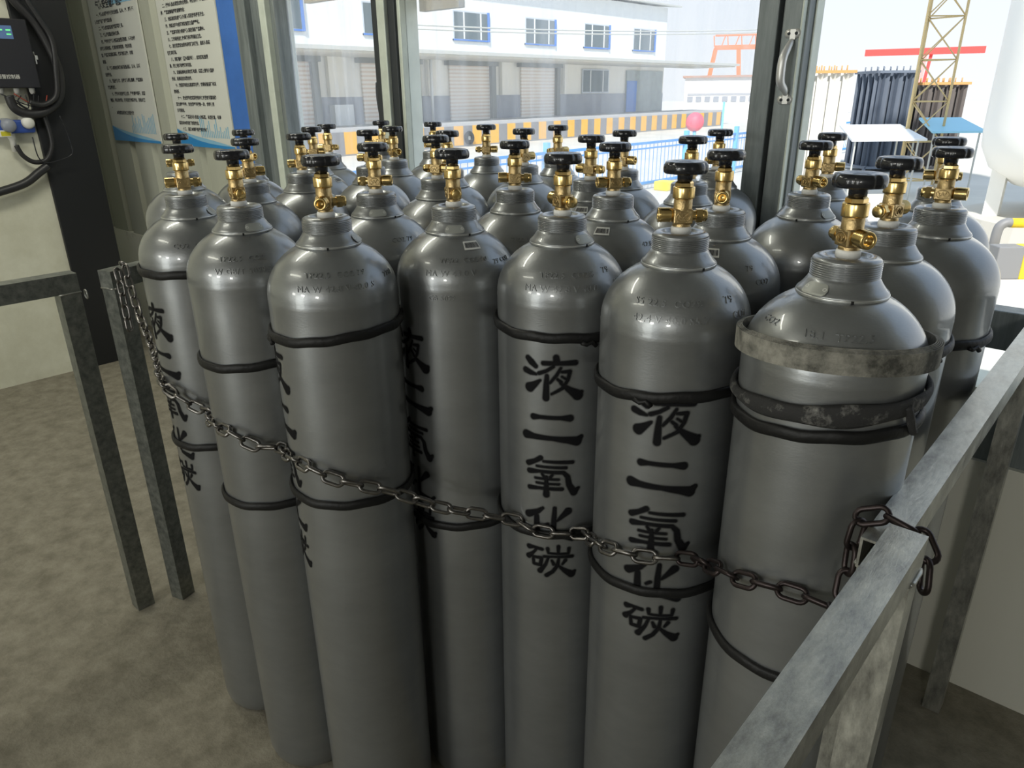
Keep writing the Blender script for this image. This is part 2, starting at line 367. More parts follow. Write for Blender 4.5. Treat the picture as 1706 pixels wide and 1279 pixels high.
# raised oval and zigzag mark on the flat faces
for sy in (-1, 1):
    ring = [(.0095 * math.cos(t), sy * .0127, .021 + .0068 * math.sin(t)) for t in [2 * PI * i / 20 for i in range(20)]]
    vb.tube(ring, .0007, 6, closed=True)
    vb.tube([(-.006, sy * .0128, .0245), (-.003, sy * .0128, .0175), (0, sy * .0128, .0245), (.003, sy * .0128, .0175), (.006, sy * .0128, .0245)], .0008, 6)
VALVE = vb.mesh('valve', BRASS_CAST)
g = MB().lathe([(.0118, .0450), (.0150, .0455), (.0152, .0475), (.0152, .0600), (.0146, .0615), (.0112, .0620)], 40)
hexp = [(.0128 * math.cos(PI / 3 * i), .0128 * math.sin(PI / 3 * i)) for i in range(6)]
g.add([(x, y, .0617) for x, y in hexp] + [(x, y, .0665) for x, y in hexp] + [(x * .8, y * .8, .0688) for x, y in hexp],
      [(i, (i + 1) % 6, 6 + (i + 1) % 6, 6 + i) for i in range(6)] + [(6 + i, 6 + (i + 1) % 6, 12 + (i + 1) % 6, 12 + i) for i in range(6)] + [tuple(range(12, 18))])
GLAND = g.mesh('gland_nut', BRASS)
def scal(r, z, t):
    if r < .018: return r
    return r * (1 - .055 * max(0, math.cos(7 * t)) ** 3)
WHEELM = MB().lathe([(0, .0935), (.0065, .0935), (.0075, .0920), (.0095, .0920), (.0105, .0932), (.014, .0935), (.0185, .0945), (.0240, .0957), (.0283, .0944), (.0305, .0905), (.0310, .0860), (.0303, .0815), (.0285, .0795),
                     (.0262, .0808), (.0245, .0845), (.021, .0862), (.014, .0855), (.0112, .0830), (.0108, .0780), (.0102, .0690), (0, .0685)], 70, mod=scal).mesh('handwheel', WHEEL)
op = [(0.008, 0.012), (.0092, .0125), (.0092, .0155)]
for i in range(9): op += [(.0108, .0162 + i * .0018), (.0100, .0171 + i * .0018)]
op += [(.0106, .0330), (.0100, .0345), (.0068, .0345), (.0060, .0335), (.0058, .0240), (0, .0240)]
OUTLET = MB().lathe([(r, z) for r, z in op], 28, (0, 0, .0225), 'X').mesh('outlet', BRASS)
pl = MB().lathe([(.0075, -.0120), (.0070, -.0185), (.0070, -.0195)], 20, (0, 0, .0215), 'X')
hx6 = [(.0105 * math.cos(PI / 3 * i), .0105 * math.sin(PI / 3 * i)) for i in range(6)]
pl.add([(-.0190, y, z + .0215) for y, z in hx6] + [(-.0275, y, z + .0215) for y, z in hx6], [(i, (i + 1) % 6, 6 + (i + 1) % 6, 6 + i) for i in range(6)] + [tuple(range(6)), tuple(range(6, 12))])
pl.lathe([(.0080, -.0274), (.0084, -.0285), (.0084, -.0335), (.0070, -.0345), (0, -.0345)], 20, (0, 0, .0215), 'X')
PLUG = pl.mesh('safety_plug', BRASS)
SEAL = MB().lathe([(.0128, -.0035), (.0142, -.0030), (.0145, .0035), (.0138, .0062), (.0125, .0068), (.010, .0068)], 32).mesh('thread_seal', TEFLON)

# stencilled characters, as brush strokes: (x, y, radius) chains in one common frame
CH = [
 [(190, 92, 8), (205, 105, 10), (222, 118, 7)], [(180, 136, 9), (200, 142, 8), (224, 146, 4)], [(198, 196, 15), (215, 185, 10), (240, 166, 4)],
 [(300, 82, 9), (302, 96, 10)], [(252, 104, 7), (310, 102, 6), (372, 100, 8)], [(290, 114, 5), (265, 130, 5), (236, 141, 6)], [(266, 148, 6), (264, 180, 8), (263, 228, 10)],
 [(318, 118, 4), (302, 145, 5), (278, 172, 4)], [(322, 132, 4), (352, 130, 6), (345, 160, 5), (325, 190, 5), (285, 212, 4)], [(306, 158, 4), (320, 168, 5)], [(322, 148, 3), (336, 156, 4)], [(318, 172, 4), (350, 195, 9), (384, 216, 16), (398, 206, 6)],
 [(214, 302, 10), (240, 300, 6), (320, 299, 6), (356, 300, 11)], [(184, 374, 14), (215, 376, 9), (290, 377, 7), (350, 382, 11), (385, 388, 15), (402, 372, 7)],
 [(244, 456, 8), (222, 470, 7), (192, 484, 9)], [(256, 468, 4), (310, 468, 5), (370, 468, 6)], [(228, 490, 4), (290, 489, 4), (345, 489, 5)], [(197, 514, 9), (240, 509, 5), (335, 508, 6), (352, 525, 8), (358, 558, 9), (378, 588, 12), (396, 572, 5)],
 [(250, 518, 4), (258, 528, 5)], [(292, 518, 4), (284, 528, 5)], [(222, 538, 4), (316, 536, 4)], [(228, 556, 4), (318, 555, 4)], [(198, 580, 8), (240, 576, 5), (330, 574, 6)], [(268, 528, 5), (268, 600, 10)],
 [(254, 656, 5), (235, 672, 8), (192, 692, 12)], [(228, 692, 8), (230, 745, 10)], [(303, 652, 6), (300, 700, 8), (299, 752, 8)], [(357, 664, 12), (335, 684, 8), (314, 704, 4)], [(262, 728, 5), (276, 720, 5)], [(308, 764, 7), (350, 772, 10), (376, 778, 12), (392, 758, 5)], 
 [(195, 832, 9), (215, 829, 5), (252, 832, 6)], [(226, 838, 4), (212, 856, 5), (192, 874, 9)], [(212, 872, 4), (250, 870, 6), (246, 902, 6), (216, 902, 5), (213, 872, 5)],
 [(276, 826, 6), (279, 845, 4), (320, 846, 4), (362, 845, 4), (364, 823, 6)], [(320, 814, 6), (320, 845, 4)], [(262, 862, 5), (300, 859, 4), (378, 858, 6)], [(280, 862, 4), (268, 895, 5), (244, 928, 9)],
 [(294, 876, 4), (302, 892, 6)], [(350, 874, 6), (338, 890, 4)], [(322, 866, 4), (318, 895, 6), (298, 925, 6), (272, 944, 7)], [(322, 898, 4), (346, 918, 8), (376, 936, 13), (390, 924, 5)],
]
def stencil_mesh():
    dx = .0015; segs = []
    for ch in CH:
        P = [((x - 288) / 2.369 * .00104, (75 - y) / 2.369 * .00117 + 1.0945, r / 2.369 * .00108 * 1.25 + .0003) for x, y, r in ch]
        segs += list(zip(P[:-1], P[1:]))
    nx, nz = 78, 300; x0, z0 = -nx * dx / 2, .652
    grid = {}
    soft = .0022
    for (ax, az, ar), (bx, bz, br) in segs:
        mr = max(ar, br) + soft * 1.6; L2 = (bx - ax) ** 2 + (bz - az) ** 2 + 1e-12
        i0 = max(0, int((min(ax, bx) - mr - x0) / dx)); i1 = min(nx, int((max(ax, bx) + mr - x0) / dx) + 1)
        j0 = max(0, int((min(az, bz) - mr - z0) / dx)); j1 = min(nz, int((max(az, bz) + mr - z0) / dx) + 1)
        for i in range(i0, i1 + 1):
            for j in range(j0, j1 + 1):
                px, pz = x0 + i * dx, z0 + j * dx
                t = max(0, min(1, ((px - ax) * (bx - ax) + (pz - az) * (bz - az)) / L2))
                d = math.hypot(px - ax - t * (bx - ax), pz - az - t * (bz - az)) - (ar + t * (br - ar))
                a = max(0., min(1., .5 - d / soft * .62)); a = a * a * (3 - 2 * a)
                if a > grid.get((i, j), 0): grid[(i, j)] = a
    idx = {}; vs = []; al = []; fs = []
    def vid(i, j):
        if (i, j) not in idx:
            idx[(i, j)] = len(vs); th = (x0 + i * dx) / R
            vs.append(((R + .0006) * math.cos(th), (R + .0006) * math.sin(th), z0 + j * dx)); al.append(grid.get((i, j), 0.0))
        return idx[(i, j)]
    for i in range(nx):
        for j in range(nz):
            if max(grid.get((i, j), 0), grid.get((i + 1, j), 0), grid.get((i, j + 1), 0), grid.get((i + 1, j + 1), 0)) > 0:
                fs.append((vid(i, j), vid(i + 1, j), vid(i + 1, j + 1), vid(i, j + 1)))
    me = bpy.data.meshes.new('stencilled_characters'); me.from_pydata(vs, [], fs); me.update()
    a = me.attributes.new('paint', 'FLOAT', 'POINT'); a.data.foreach_set('value', al)
    me.polygons.foreach_set('use_smooth', [True] * len(fs)); me.materials.append(INK)
    return me
STENCIL = stencil_mesh()

def stamp_mesh(lines):
    """raised figures struck into the shoulder; lines = [(text, azimuth centre, z centre, size)]"""
    b = MB()
    for body, az, zc, size in lines:
        vs, fs = text_geo(body, size * 1.12, .0014, 'CENTER', 2, 1.1)
        # arc table along the shoulder from zc
        out = []
        for v in vs:
            z = zc; s = v.y - size * .35
            # walk along the meridian
            step = .002 if s > 0 else -.002; rem = abs(s)
            while rem > 1e-9:
                h = min(rem, .002); r0 = shoulder(z) if z > 1.175 else R; r1 = shoulder(z + math.copysign(.001, step)) if z > 1.175 else R
                ds = math.hypot(.001, r1 - r0); z += math.copysign(.001, step) * h / ds; rem -= h
            r = shoulder(z) if z > 1.175 else R; th = az + v.x / r
            # outward normal of the ellipse
            nr, nz = (r / R ** 2, (z - 1.175) / .0927 ** 2) if z > 1.175 else (1, 0); q = math.hypot(nr, nz); e = .0001 + v.z
            out.append(((r + nr / q * e) * math.cos(th), (r + nr / q * e) * math.sin(th), z + nz / q * e))
        b.add(out, fs)
    return b.mesh('stamped_figures', PAINT)

def patch(az0, az1, z0, z1, off, name, m, rnd=True):
    """small curved plate lying on the collar flare or shoulder"""
    b = MB(); n = 20; k = 6; vs = []
    def rad(z):
        if z >= 1.262: return .0533 + (z - 1.262) / (1.2745 - 1.262) * (.0408 - .0533)
        if z >= 1.2555: return .0534
        return shoulder(z)
    for i in range(n + 1):
        u = i / n
        e = 1.0
        if rnd: e = math.sqrt(max(.0, 1 - max(0, abs(u - .5) * 2 - .62) ** 2 / .38 ** 2))
        for j in range(k + 1):
            zz = (z0 + z1) / 2 + (j / k - .5) * (z1 - z0) * e; th = az0 + (az1 - az0) * u
            nrm = off; vs.append(((rad(zz) + nrm) * math.cos(th), (rad(zz) + nrm) * math.sin(th), zz + off * .7))
    b.add(vs, [(i * (k + 1) + j, (i + 1) * (k + 1) + j, (i + 1) * (k + 1) + j + 1, i * (k + 1) + j + 1) for i in range(n) for j in range(k)], False)
    me = b.mesh(name, m); return me
PLATE = mat('painted_data_plate', (.36, .37, .34), .4, .3)
def plate_objs(parent, az):
    p = place('data_plate', patch(-.36, .36, 1.2610, 1.2735, .0012, 'data_plate', PLATE), parent, rot=(0, 0, az))
    b = MB()
    for s in (-.27, .27):
        c = Vector(((.0482) * math.cos(s), .0482 * math.sin(s), 1.2685)); nn = Vector((math.cos(s) * .7, math.sin(s) * .7, .7))
        t1 = Vector((-math.sin(s), math.cos(s), 0)); t2 = nn.cross(t1)
        ringp = [c + t1 * .0021 * math.cos(q) + t2 * .0021 * math.sin(q) for q in [2 * PI * i / 12 for i in range(12)]]
        b.tube(ringp, .0006, 6, closed=True)
    b.obj('rivet', WHITE_PL, p)
TAGW = mat('barcode_label_white', (.66, .66, .62), .5)
def barcode(parent, az, z=1.243):
    p = place('barcode_label', patch(-.19, .19, z - .006, z + .006, .0008, 'barcode_label', TAGW, False), parent, rot=(0, 0, az))
    b = MB(); rr = random.Random(3); a = -.165
    while a < .16:
        w = rr.choice([.004, .007, .011])
        vs = []
        for q in (a, a + w):
            for zz in (z - .0035, z + .004): vs.append(((shoulder(zz) + .0012) * math.cos(q), (shoulder(zz) + .0012) * math.sin(q), zz + .0009))
        b.add(vs, [(0, 2, 3, 1)]); a += w + rr.choice([.004, .006])
    b.obj('bars', INKP, p)

D2 = math.radians
CYL = [('A', -1.5191, 0.6847), ('A2', -1.9827, 0.8950), ('B', -1.2774, 0.6712), ('B2', -1.6117, 0.8834), ('B3', -2.0293, 1.1111), ('C', -1.0393, 0.6957), ('C2', -1.6923, 1.0763), ('C3', -2.0181, 1.3308), ('C4', -2.1866, 1.4845), ('E', -0.9614, 0.9131), ('E2', -1.2214, 0.9427), ('E3', -1.6933, 1.2949), ('E4', -2.2762, 1.7807), ('E5', -1.8137, 1.4798), ('F4', -1.9714, 1.7996), ('F3', -1.4640, 1.3770), ('F2', -1.3156, 1.1999), ('G4', -1.6440, 1.7122), ('G3', -1.3678, 1.5726), ('G2', -1.0309, 1.1567), ('H3', -1.4196, 1.7871), ('H', -0.7453, 0.9528), ('I3', -1.0144, 1.3991), ('I4', -1.0784, 1.6292), ('I2', -0.8212, 1.2101), ('J', -0.5148, 0.9333), ('J2', -0.8047, 1.4807), ('J3', -0.8917, 1.7783), ('K2', -0.5667, 1.1586), ('L', -0.5308, 1.4526), ('L2', -0.6060, 1.7516), ('M2', -0.3050, 1.1659), ('M', -0.2779, 0.9148), ('N', -0.2909, 1.4095), ('N2', -0.3606, 1.7002)]
# name: outlet azimuth (0 = towards the camera, + = right), label
INFO = {
 'A': (-90, 'grey gas cylinder leftmost in the front row, nearest the chained left post'),
 'B': (190, 'grey gas cylinder second from left in the front row, no lettering in view'),
 'C': (-12, 'grey gas cylinder third from left in front, open brass outlet facing forward'),
 'E': (190, 'grey gas cylinder fourth from left in front, set back, barcode label on its shoulder'),
 'H': (-150, 'grey gas cylinder in the middle of the front row with five clear black characters'),
 'J': (-80, 'grey gas cylinder second from right in front, black ring crossing its top character'),
 'M': (35, 'grey gas cylinder rightmost in the front row, wrapped in coils of dirty webbing'),
 'A2': (-90, 'grey gas cylinder directly behind the leftmost front one, in front of the posters'),
 'B2': (100, 'grey gas cylinder directly behind the second front one, nearer of two below the blue column'),
 'B3': (40, 'grey gas cylinder whose handwheel stands against the blue column, farther of two in line'),
 'C2': (-100, 'grey gas cylinder just behind and left of the third front one'),
 'C3': (80, 'grey gas cylinder behind the third front one, its handwheel partly overlapping a farther one'),
 'C4': (-110, 'grey gas cylinder farthest back behind the third front one, before the yellow stripes'),
 'E2': (80, 'grey gas cylinder standing in the gap between the third and fourth front ones'),
 'E3': (-110, 'grey gas cylinder right behind the one between the third and fourth front ones'),
 'E4': (70, 'grey gas cylinder farthest back at the foot of the middle window post'),
 'E5': (25, 'grey gas cylinder just right of the middle window post, small outlet towards the camera'),
 'F2': (60, 'grey gas cylinder just behind and left of the fourth front one, outlet pointing right'),
 'F3': (150, 'grey gas cylinder behind the fourth front one, middle of the three handwheels clustered there'),
 'F4': (-60, 'grey gas cylinder farthest back of the three clustered behind the fourth front one'),
 'G4': (80, 'grey gas cylinder in the back row before the dock tyre, clear of its neighbours'),
 'G3': (130, 'grey gas cylinder farther of two in line between fourth and fifth front ones'),
 'G2': (-90, 'grey gas cylinder in the gap between fourth and fifth front ones, outlet pointing left'),
 'H3': (120, 'grey gas cylinder farthest back, directly behind the middle front one'),
 'I3': (-120, 'grey gas cylinder behind and right of the middle front one, in the third row'),
 'I4': (60, 'grey gas cylinder in the back row left of the blue fence post'),
 'I2': (-70, 'grey gas cylinder between the fifth and sixth front ones, barcode label on its shoulder'),
 'J2': (160, 'grey gas cylinder behind the sixth front one, below the pink-red round mirror'),
 'J3': (120, 'grey gas cylinder in the back row just left of the sliding door stile'),
 'K2': (0, 'grey gas cylinder just behind and right of the sixth front one, barcode at its shoulder'),
 'L': (40, 'grey gas cylinder right of the sliding door stile, nearer of two, outlet turned right'),
 'L2': (95, 'grey gas cylinder in the back row, farther of two right of the sliding door stile'),
 'M2': (150, 'grey gas cylinder directly behind the webbing wrapped one'),
 'N': (80, 'grey gas cylinder third deep along the right rail, black ring below its shoulder'),
 'N2': (-85, 'grey gas cylinder farthest back along the right rail, against the window'),
}
# ring heights and tilts (z, tilt towards x of the camera-facing frame, sideways tilt, knot azimuth)
RINGS = {'A': [(1.158, 0, 0, None), (.772, .004, 0, None)], 'B': [(1.025, 0, .004, None), (.723, .006, -.004, None)], 'C': [(1.122, 0, .007, -1.3), (.815, .0, -.003, None)],
 'E': [(.698, 0, 0, None)], 'H': [(1.123, 0, -.004, .42), (.754, 0, 0, None)], 'J': [(1.087, .002, .006, -.3), (.753, .004, 0, None)], 'M': [(1.108, 0, .010, None), (.742, .0, -.010, None)],
 'N': [(1.090, 0, .004, .9)], 'M2': [(1.138, 0, 0, .9)]}
TEXT = {'A': -67, 'C': -81, 'E': -57, 'H': -6, 'J': 0}
STAMPS = {
 'A': [('CO2  DOX N', .05, 1.213, .0125), ('GB/T 5099', .9, 1.2, .011)],
 'B': [('TP22.5  CO2', -.1, 1.222, .0120), ('W GB/T 5099.3  V', .0, 1.202, .0125), ('SN 0762', 1.0, 1.21, .010)],
 'C': [('TP22.5  CO2 79', .05, 1.224, .0120), ('MA W 42.8 V 40.0 S', .05, 1.204, .0125), ('2237', 1.1, 1.212, .012)],
 'E': [('WS22  CO2 10', .15, 1.222, .0110), ('MA W 43.0 V', -.1, 1.202, .0130), ('GB 5099', -.25, 1.160, .011), ('79 CO2', .95, 1.215, .011)],
 'H': [('TP22.5  CO2%', .10, 1.222, .0120), ('MA W 42.8 V 40.0', .0, 1.202, .0130), ('79', .85, 1.225, .013), ('CO', 1.05, 1.205, .012)],
 'J': [('S5 22.5  CO2%', -.1, 1.221, .0125), ('42.4 V 40.0 S5.7', -.05, 1.200, .0130), ('79', .85, 1.223, .014), ('CO2', 1.0, 1.202, .013)],
 'M': [('18.1  TP22.5', .05, 1.226, .0125), ('WS2237T49 CH', -.02, 1.208, .0135), ('GB/T 5099', .75, 1.205, .012), ('CO2', -.95, 1.228, .012)],
 'E2': [('CO2 79', .5, 1.22, .012)], 'K2': [('79', .6, 1.222, .012), ('CO2', .8, 1.2, .012)], 'G2': [('TP22.5', .1, 1.215, .011)], 'I2': [('42.8', .8, 1.22, .012)]}
PLATES = {'M': -38, 'H': 48, 'B': 25, 'E': 0, 'E2': 0, 'C': 75, 'L': 55, 'A': 70}
BARS = {'E': (22, 1.243), 'I2': (-14, 1.243), 'K2': (-8, 1.243), 'I3': (-14, 1.243), 'C3': (60, 1.243)}
POS = {}
for nm, x, y in CYL:
    y = min(y, 1.788); x += {'C4': .025, 'E4': .03}.get(nm, 0); POS[nm] = (x, y)
for nm, x, y in CYL:
    x, y = POS[nm]; th0 = math.atan2(-y, -x); oaz, lab = INFO[nm]
    c = root('gas_cylinder', (x, y, 0), th0); tag(c, lab, 'gas cylinder', 'grey liquid carbon dioxide cylinders standing in the rail pen')
    place('cylinder_body', BODY, c); lp = place('collar_lip_highlight', LIP, place('neck_collar', COLLAR, c)); place('lip_notch', NOTCH, c, rot=(0, 0, {'A': .25, 'B': .0, 'C': -.05, 'M': .25, 'J': .7, 'E': .5, 'H': .85, 'L': -.3, 'N': .4, 'I2': .6, 'E2': .7}.get(nm, random.uniform(1.5, 4.5))))
    v = place('valve', VALVE, c, (0, 0, HC), (0, 0, D2(oaz)))
    place('gland_nut', GLAND, v); place('handwheel', WHEELM, v, rot=(0, 0, random.uniform(0, 6))); place('outlet', OUTLET, v)
    pp = place('safety_plug', PLUG, v)
    if nm == 'C': pp.rotation_euler = (0, 0, D2(-68))
    place('thread_seal', SEAL, v)
    for z, tx, ty, kn in RINGS.get(nm, [(random.choice([1.1, 1.05, 1.0]), 0, 0, None)] if nm in ('E2', 'G2', 'I2', 'K2', 'L') and False else []):
        place('shock_ring', ring_mesh(z, tx, ty, knot=kn), c)
    if nm in TEXT: place('stencilled_characters', STENCIL, c, rot=(0, 0, D2(TEXT[nm])))
    if nm in STAMPS: place('stamped_figures', stamp_mesh(STAMPS[nm]), c)
    if nm in PLATES: plate_objs(c, D2(PLATES[nm]))
    if nm in BARS: barcode(c, D2(BARS[nm][0]), BARS[nm][1])
    if nm == 'M':
        # coiled strap round the shoulder, then a folded strap sagging below it
        b = MB(); n = 360; vs = []; turns = 4.6
        for i in range(n + 1):
            q = turns * 2 * PI * i / n; r = R + .0012 + .0019 * q / (2 * PI) + .001 * math.sin(q * 1.0 + .6); zt = 1.2105 - .0007 * q / (2 * PI) + .010 * math.sin(q + .1) + .003 * math.cos(q)
            q2 = q - 1.0
            for dr, dz in ((-.0007, 0), (.0007, 0), (.0007, -.0265), (-.0007, -.0265)): vs.append(((r + dr) * math.cos(q2), (r + dr) * math.sin(q2), zt + dz))
        b.add(vs, [(4 * i + j, 4 * (i + 1) + j, 4 * (i + 1) + (j + 1) % 4, 4 * i + (j + 1) % 4) for i in range(n) for j in range(4)] + [(0, 1, 2, 3), (4 * n + 3, 4 * n + 2, 4 * n + 1, 4 * n)])
        o = b.obj('webbing_coil', WEB, c); o['label'] = 'flat grey dirty webbing wound several turns'
        b = MB(); n = 120; vs = []
        for i in range(n):
            q = 2 * PI * i / n; w = .011 + .003 * math.sin(2 * q + 1) + .0015 * math.sin(7 * q); zt = 1.138 + .012 * math.sin(q + .1) - .002 * math.cos(q); tw = .4 * math.sin(q - .4)
            for k_ in range(8):
                p = 2 * PI * k_ / 8; rr = R + .0055 + .0042 * math.cos(p) + .003 * math.sin(p) * math.sin(tw); vs.append((rr * math.cos(q), rr * math.sin(q), zt + w * math.sin(p)))
        b.add(vs, [(i * 8 + j, ((i + 1) % n) * 8 + j, ((i + 1) % n) * 8 + (j + 1) % 8, i * 8 + (j + 1) % 8) for i in range(n) for j in range(8)], True)
        o = b.obj('folded_strap', WEB2, c); o['label'] = 'folded black dirty strap sagging round the body'
        b = MB(); b.tube(smooth_curve([((R + .008) * math.cos(a), (R + .008) * math.sin(a), z) for a, z in ((.85, 1.150), (.93, 1.135), (1.0, 1.118), (1.05, 1.112))], 5), .005, 8); b.obj('strap_end', WEB2, c)

# ------------------------------------------------------------ rails and posts
def hollow(b, a, c, w, t=.003):
    """square tube from a to c along x, y or z, open ended"""
    a, c = Vector(a), Vector(c); d = (c - a); ax = [i for i in range(3) if abs(d[i]) > 1e-6][0]; o = [i for i in range(3) if i != ax]
    pts = []
    for p in (a, c):
        for hw in (w / 2, w / 2 - t):
            for s1, s2 in ((-1, -1), (1, -1), (1, 1), (-1, 1)):
                q = p.copy(); q[o[0]] += s1 * hw; q[o[1]] += s2 * hw; pts.append(q)
    fs = []
    for i in range(4):
        j = (i + 1) % 4; fs += [(i, j, 8 + j, 8 + i), (4 + i, 12 + i, 12 + j, 4 + j), (i, 4 + i, 4 + j, j), (8 + i, 8 + j, 12 + j, 12 + i)]
    b.add(pts, fs); return b
def weld(b, pts): 
    b.tube([Vector(p) + Vector((random.uniform(-.001, .001), random.uniform(-.001, .001), random.uniform(-.001, .001))) for p in pts], .0025, 6)

def rail_frame(name, label, cx, y0, y1, ztop, w, posts, m, group=None, lower=None):
    r = root(name, (cx, (y0 + y1) / 2, 0)); tag(r, label, 'guard rail', group); oy = (y0 + y1) / 2
    hollow(MB(), (0, y0 - oy, ztop - w / 2), (0, y1 - oy, ztop - w / 2), w).obj('top_rail', m, r)
    for py in posts:
        hollow(MB(), (0, 0, 0), (0, 0, ztop - w), w).obj('post', m, r, (0, py - oy, 0))
    wb = MB()
    for py in posts:
        k_ = w / 2 + .001; z = ztop - w
        for s in (-1, 1): weld(wb, [(k_ * s, py - oy + w / 2 * q, z) for q in (-1, -.5, 0, .5, 1)]); weld(wb, [(w / 2 * q, py - oy + k_ * s, z) for q in (-1, -.5, 0, .5, 1)])
    wb.obj('weld_seam', GALV_R, r)
    return r
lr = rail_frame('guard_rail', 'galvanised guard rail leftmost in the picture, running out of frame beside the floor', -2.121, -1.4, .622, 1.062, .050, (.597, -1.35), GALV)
MB().tube([(.032 + .010 * math.cos(t) + .0, .56 + .44 + .02 + .0 * math.sin(t), 1.005 + .012 * math.sin(t)) for t in [2 * PI * i / 14 for i in range(14)]], .002, 6, closed=True).obj('chain_eye', GALV_R, lr)
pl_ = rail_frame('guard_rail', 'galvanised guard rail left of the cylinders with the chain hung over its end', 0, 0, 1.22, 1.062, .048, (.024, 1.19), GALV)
sl = D2(17.5); pl_.rotation_euler = (0, 0, sl); pl_.children[1].rotation_euler = (0, 0, -sl)
MB().box((-.024, -.612, 1.014), (.024, -.609, 1.062)).obj('end_cap', GALV, pl_)
pl_.location = (-2.066 - math.sin(sl) * .61, .680 + math.cos(sl) * .61, 0)
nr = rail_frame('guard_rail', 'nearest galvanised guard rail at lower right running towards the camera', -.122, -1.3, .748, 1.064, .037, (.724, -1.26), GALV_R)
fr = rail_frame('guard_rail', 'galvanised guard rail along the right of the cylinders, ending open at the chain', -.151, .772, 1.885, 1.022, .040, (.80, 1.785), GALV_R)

# ------------------------------------------------------------ chain
path = [(-2.072, .735, 1.03), (-2.060, .728, 1.068), (-2.035, .722, 1.070), (-2.012, .716, 1.035), (-1.93, .695, .965), (-1.80, .66, .925), (-1.66, .615, .917), (-1.54, .571, .921), (-1.4825, .563, .912), (-1.43, .590, .880), (-1.38, .600, .880), (-1.32, .566, .893), (-1.27, .5585, .895), (-1.2264, .562, .893), (-1.185, .585, .872), (-1.145, .612, .872), (-1.09, .592, .885), (-1.035, .583, .893), (-.99, .585, .890), (-.952, .611, .872), (-.90, .672, .845), (-.84, .735, .808), (-.78, .800, .783), (-.742, .835, .772), (-.7151, .835, .768), (-.672, .858, .764), (-.63, .878, .772), (-.585, .843, .797), (-.54, .818, .816), (-.49, .817, .826), (-.4481, .838, .828), (-.41, .848, .838), (-.355, .818, .865), (-.3156, .800, .878), (-.2779, .795, .889), (-.235, .800, .892), (-.196, .800, .893), (-.178, .768, .905), (-.181, .790, .95), (-.184, .800, .99), (-.178, .806, 1.028), (-.146, .808, 1.034), (-.112, .795, 1.026), (-.102, .778, .992), (-.094, .768, .955)]
PC = smooth_curve(path, 24)
acc = [0]
for i in range(1, len(PC)): acc.append(acc[-1] + (PC[i] - PC[i - 1]).length)
def at_len(s):
    import bisect
    i = min(max(1, bisect.bisect_left(acc, s)), len(PC) - 1); t = (s - acc[i - 1]) / max(1e-9, acc[i] - acc[i - 1]); return PC[i - 1].lerp(PC[i], t)
PITCH = .0325
def link_mesh():
    L, Wd, wr = .0440, .0255, .0035; h = (L - Wd) / 2; rc = Wd / 2 - wr; pts = []
    for i in range(9): a = -PI / 2 + PI * i / 8; pts.append((h + rc * math.cos(a), rc * math.sin(a), 0))
    for i in range(9): a = PI / 2 + PI * i / 8; pts.append((-h + rc * math.cos(a), rc * math.sin(a), 0))
    return MB().tube(pts, wr, 9, closed=True).mesh('chain_link', CHAINM)
LINK = link_mesh()
LINK_D = LINK.copy(); LINK_D.materials[0] = mat('blackened_chain_steel', (.045, .035, .035), .38, .8)
ch = root('chain', path[0]); tag(ch, 'steel link chain slung across the front of the cylinders between the two rails', 'chain')
nlink = int(acc[-1] / PITCH)
for i in range(nlink):
    s = (i + .5) * PITCH; p0, p1 = at_len(max(0, s - .012)), at_len(min(acc[-1], s + .012)); pc = at_len(s); t = (p1 - p0).normalized()
    near = min(POS.values(), key=lambda q: (q[0] - pc.x) ** 2 + (q[1] - pc.y) ** 2); nv = Vector((pc.x - near[0], pc.y - near[1], 0))
    if pc.x < -1.75: nv = Vector((1, -.3, 0))
    if pc.x > -.19: nv = Vector((pc.x + .146, 0, pc.z - 1.0))
    nv = (nv - t * nv.dot(t)).normalized(); sd = nv.cross(t)
    a = D2(38 if i % 2 else -52) + random.uniform(-.08, .08)
    n2 = nv * math.cos(a) + sd * math.sin(a); s2 = n2.cross(t)
    m = Matrix((t, s2, n2)).transposed().to_4x4(); m.translation = pc - Vector(path[0])
    o = place('chain_link', LINK if i < nlink - 17 else LINK_D, ch); o.matrix_local = m
    if i >= nlink - 17: o['label'] = 'blackened chain link'
tail = [Vector(p) for p in ((-2.034, .700, 1.070), (-2.022, .698, 1.035), (-2.020, .697, 1.003), (-2.018, .696, .971), (-2.014, .694, .939), (-2.008, .692, .907))]
for i in range(5):
    t = (tail[i + 1] - tail[i]).normalized(); a = D2(60 if i % 2 else -30); x_ = Vector((1, 0, 0)); x_ = (x_ - t * x_.dot(t)).normalized(); y_ = t.cross(x_)
    n2 = x_ * math.cos(a) + y_ * math.sin(a); s2 = n2.cross(t); m = Matrix((t, s2, n2)).transposed().to_4x4(); m.translation = (tail[i] + tail[i + 1]) / 2 - Vector(path[0])
    place('chain_link', LINK, ch).matrix_local = m
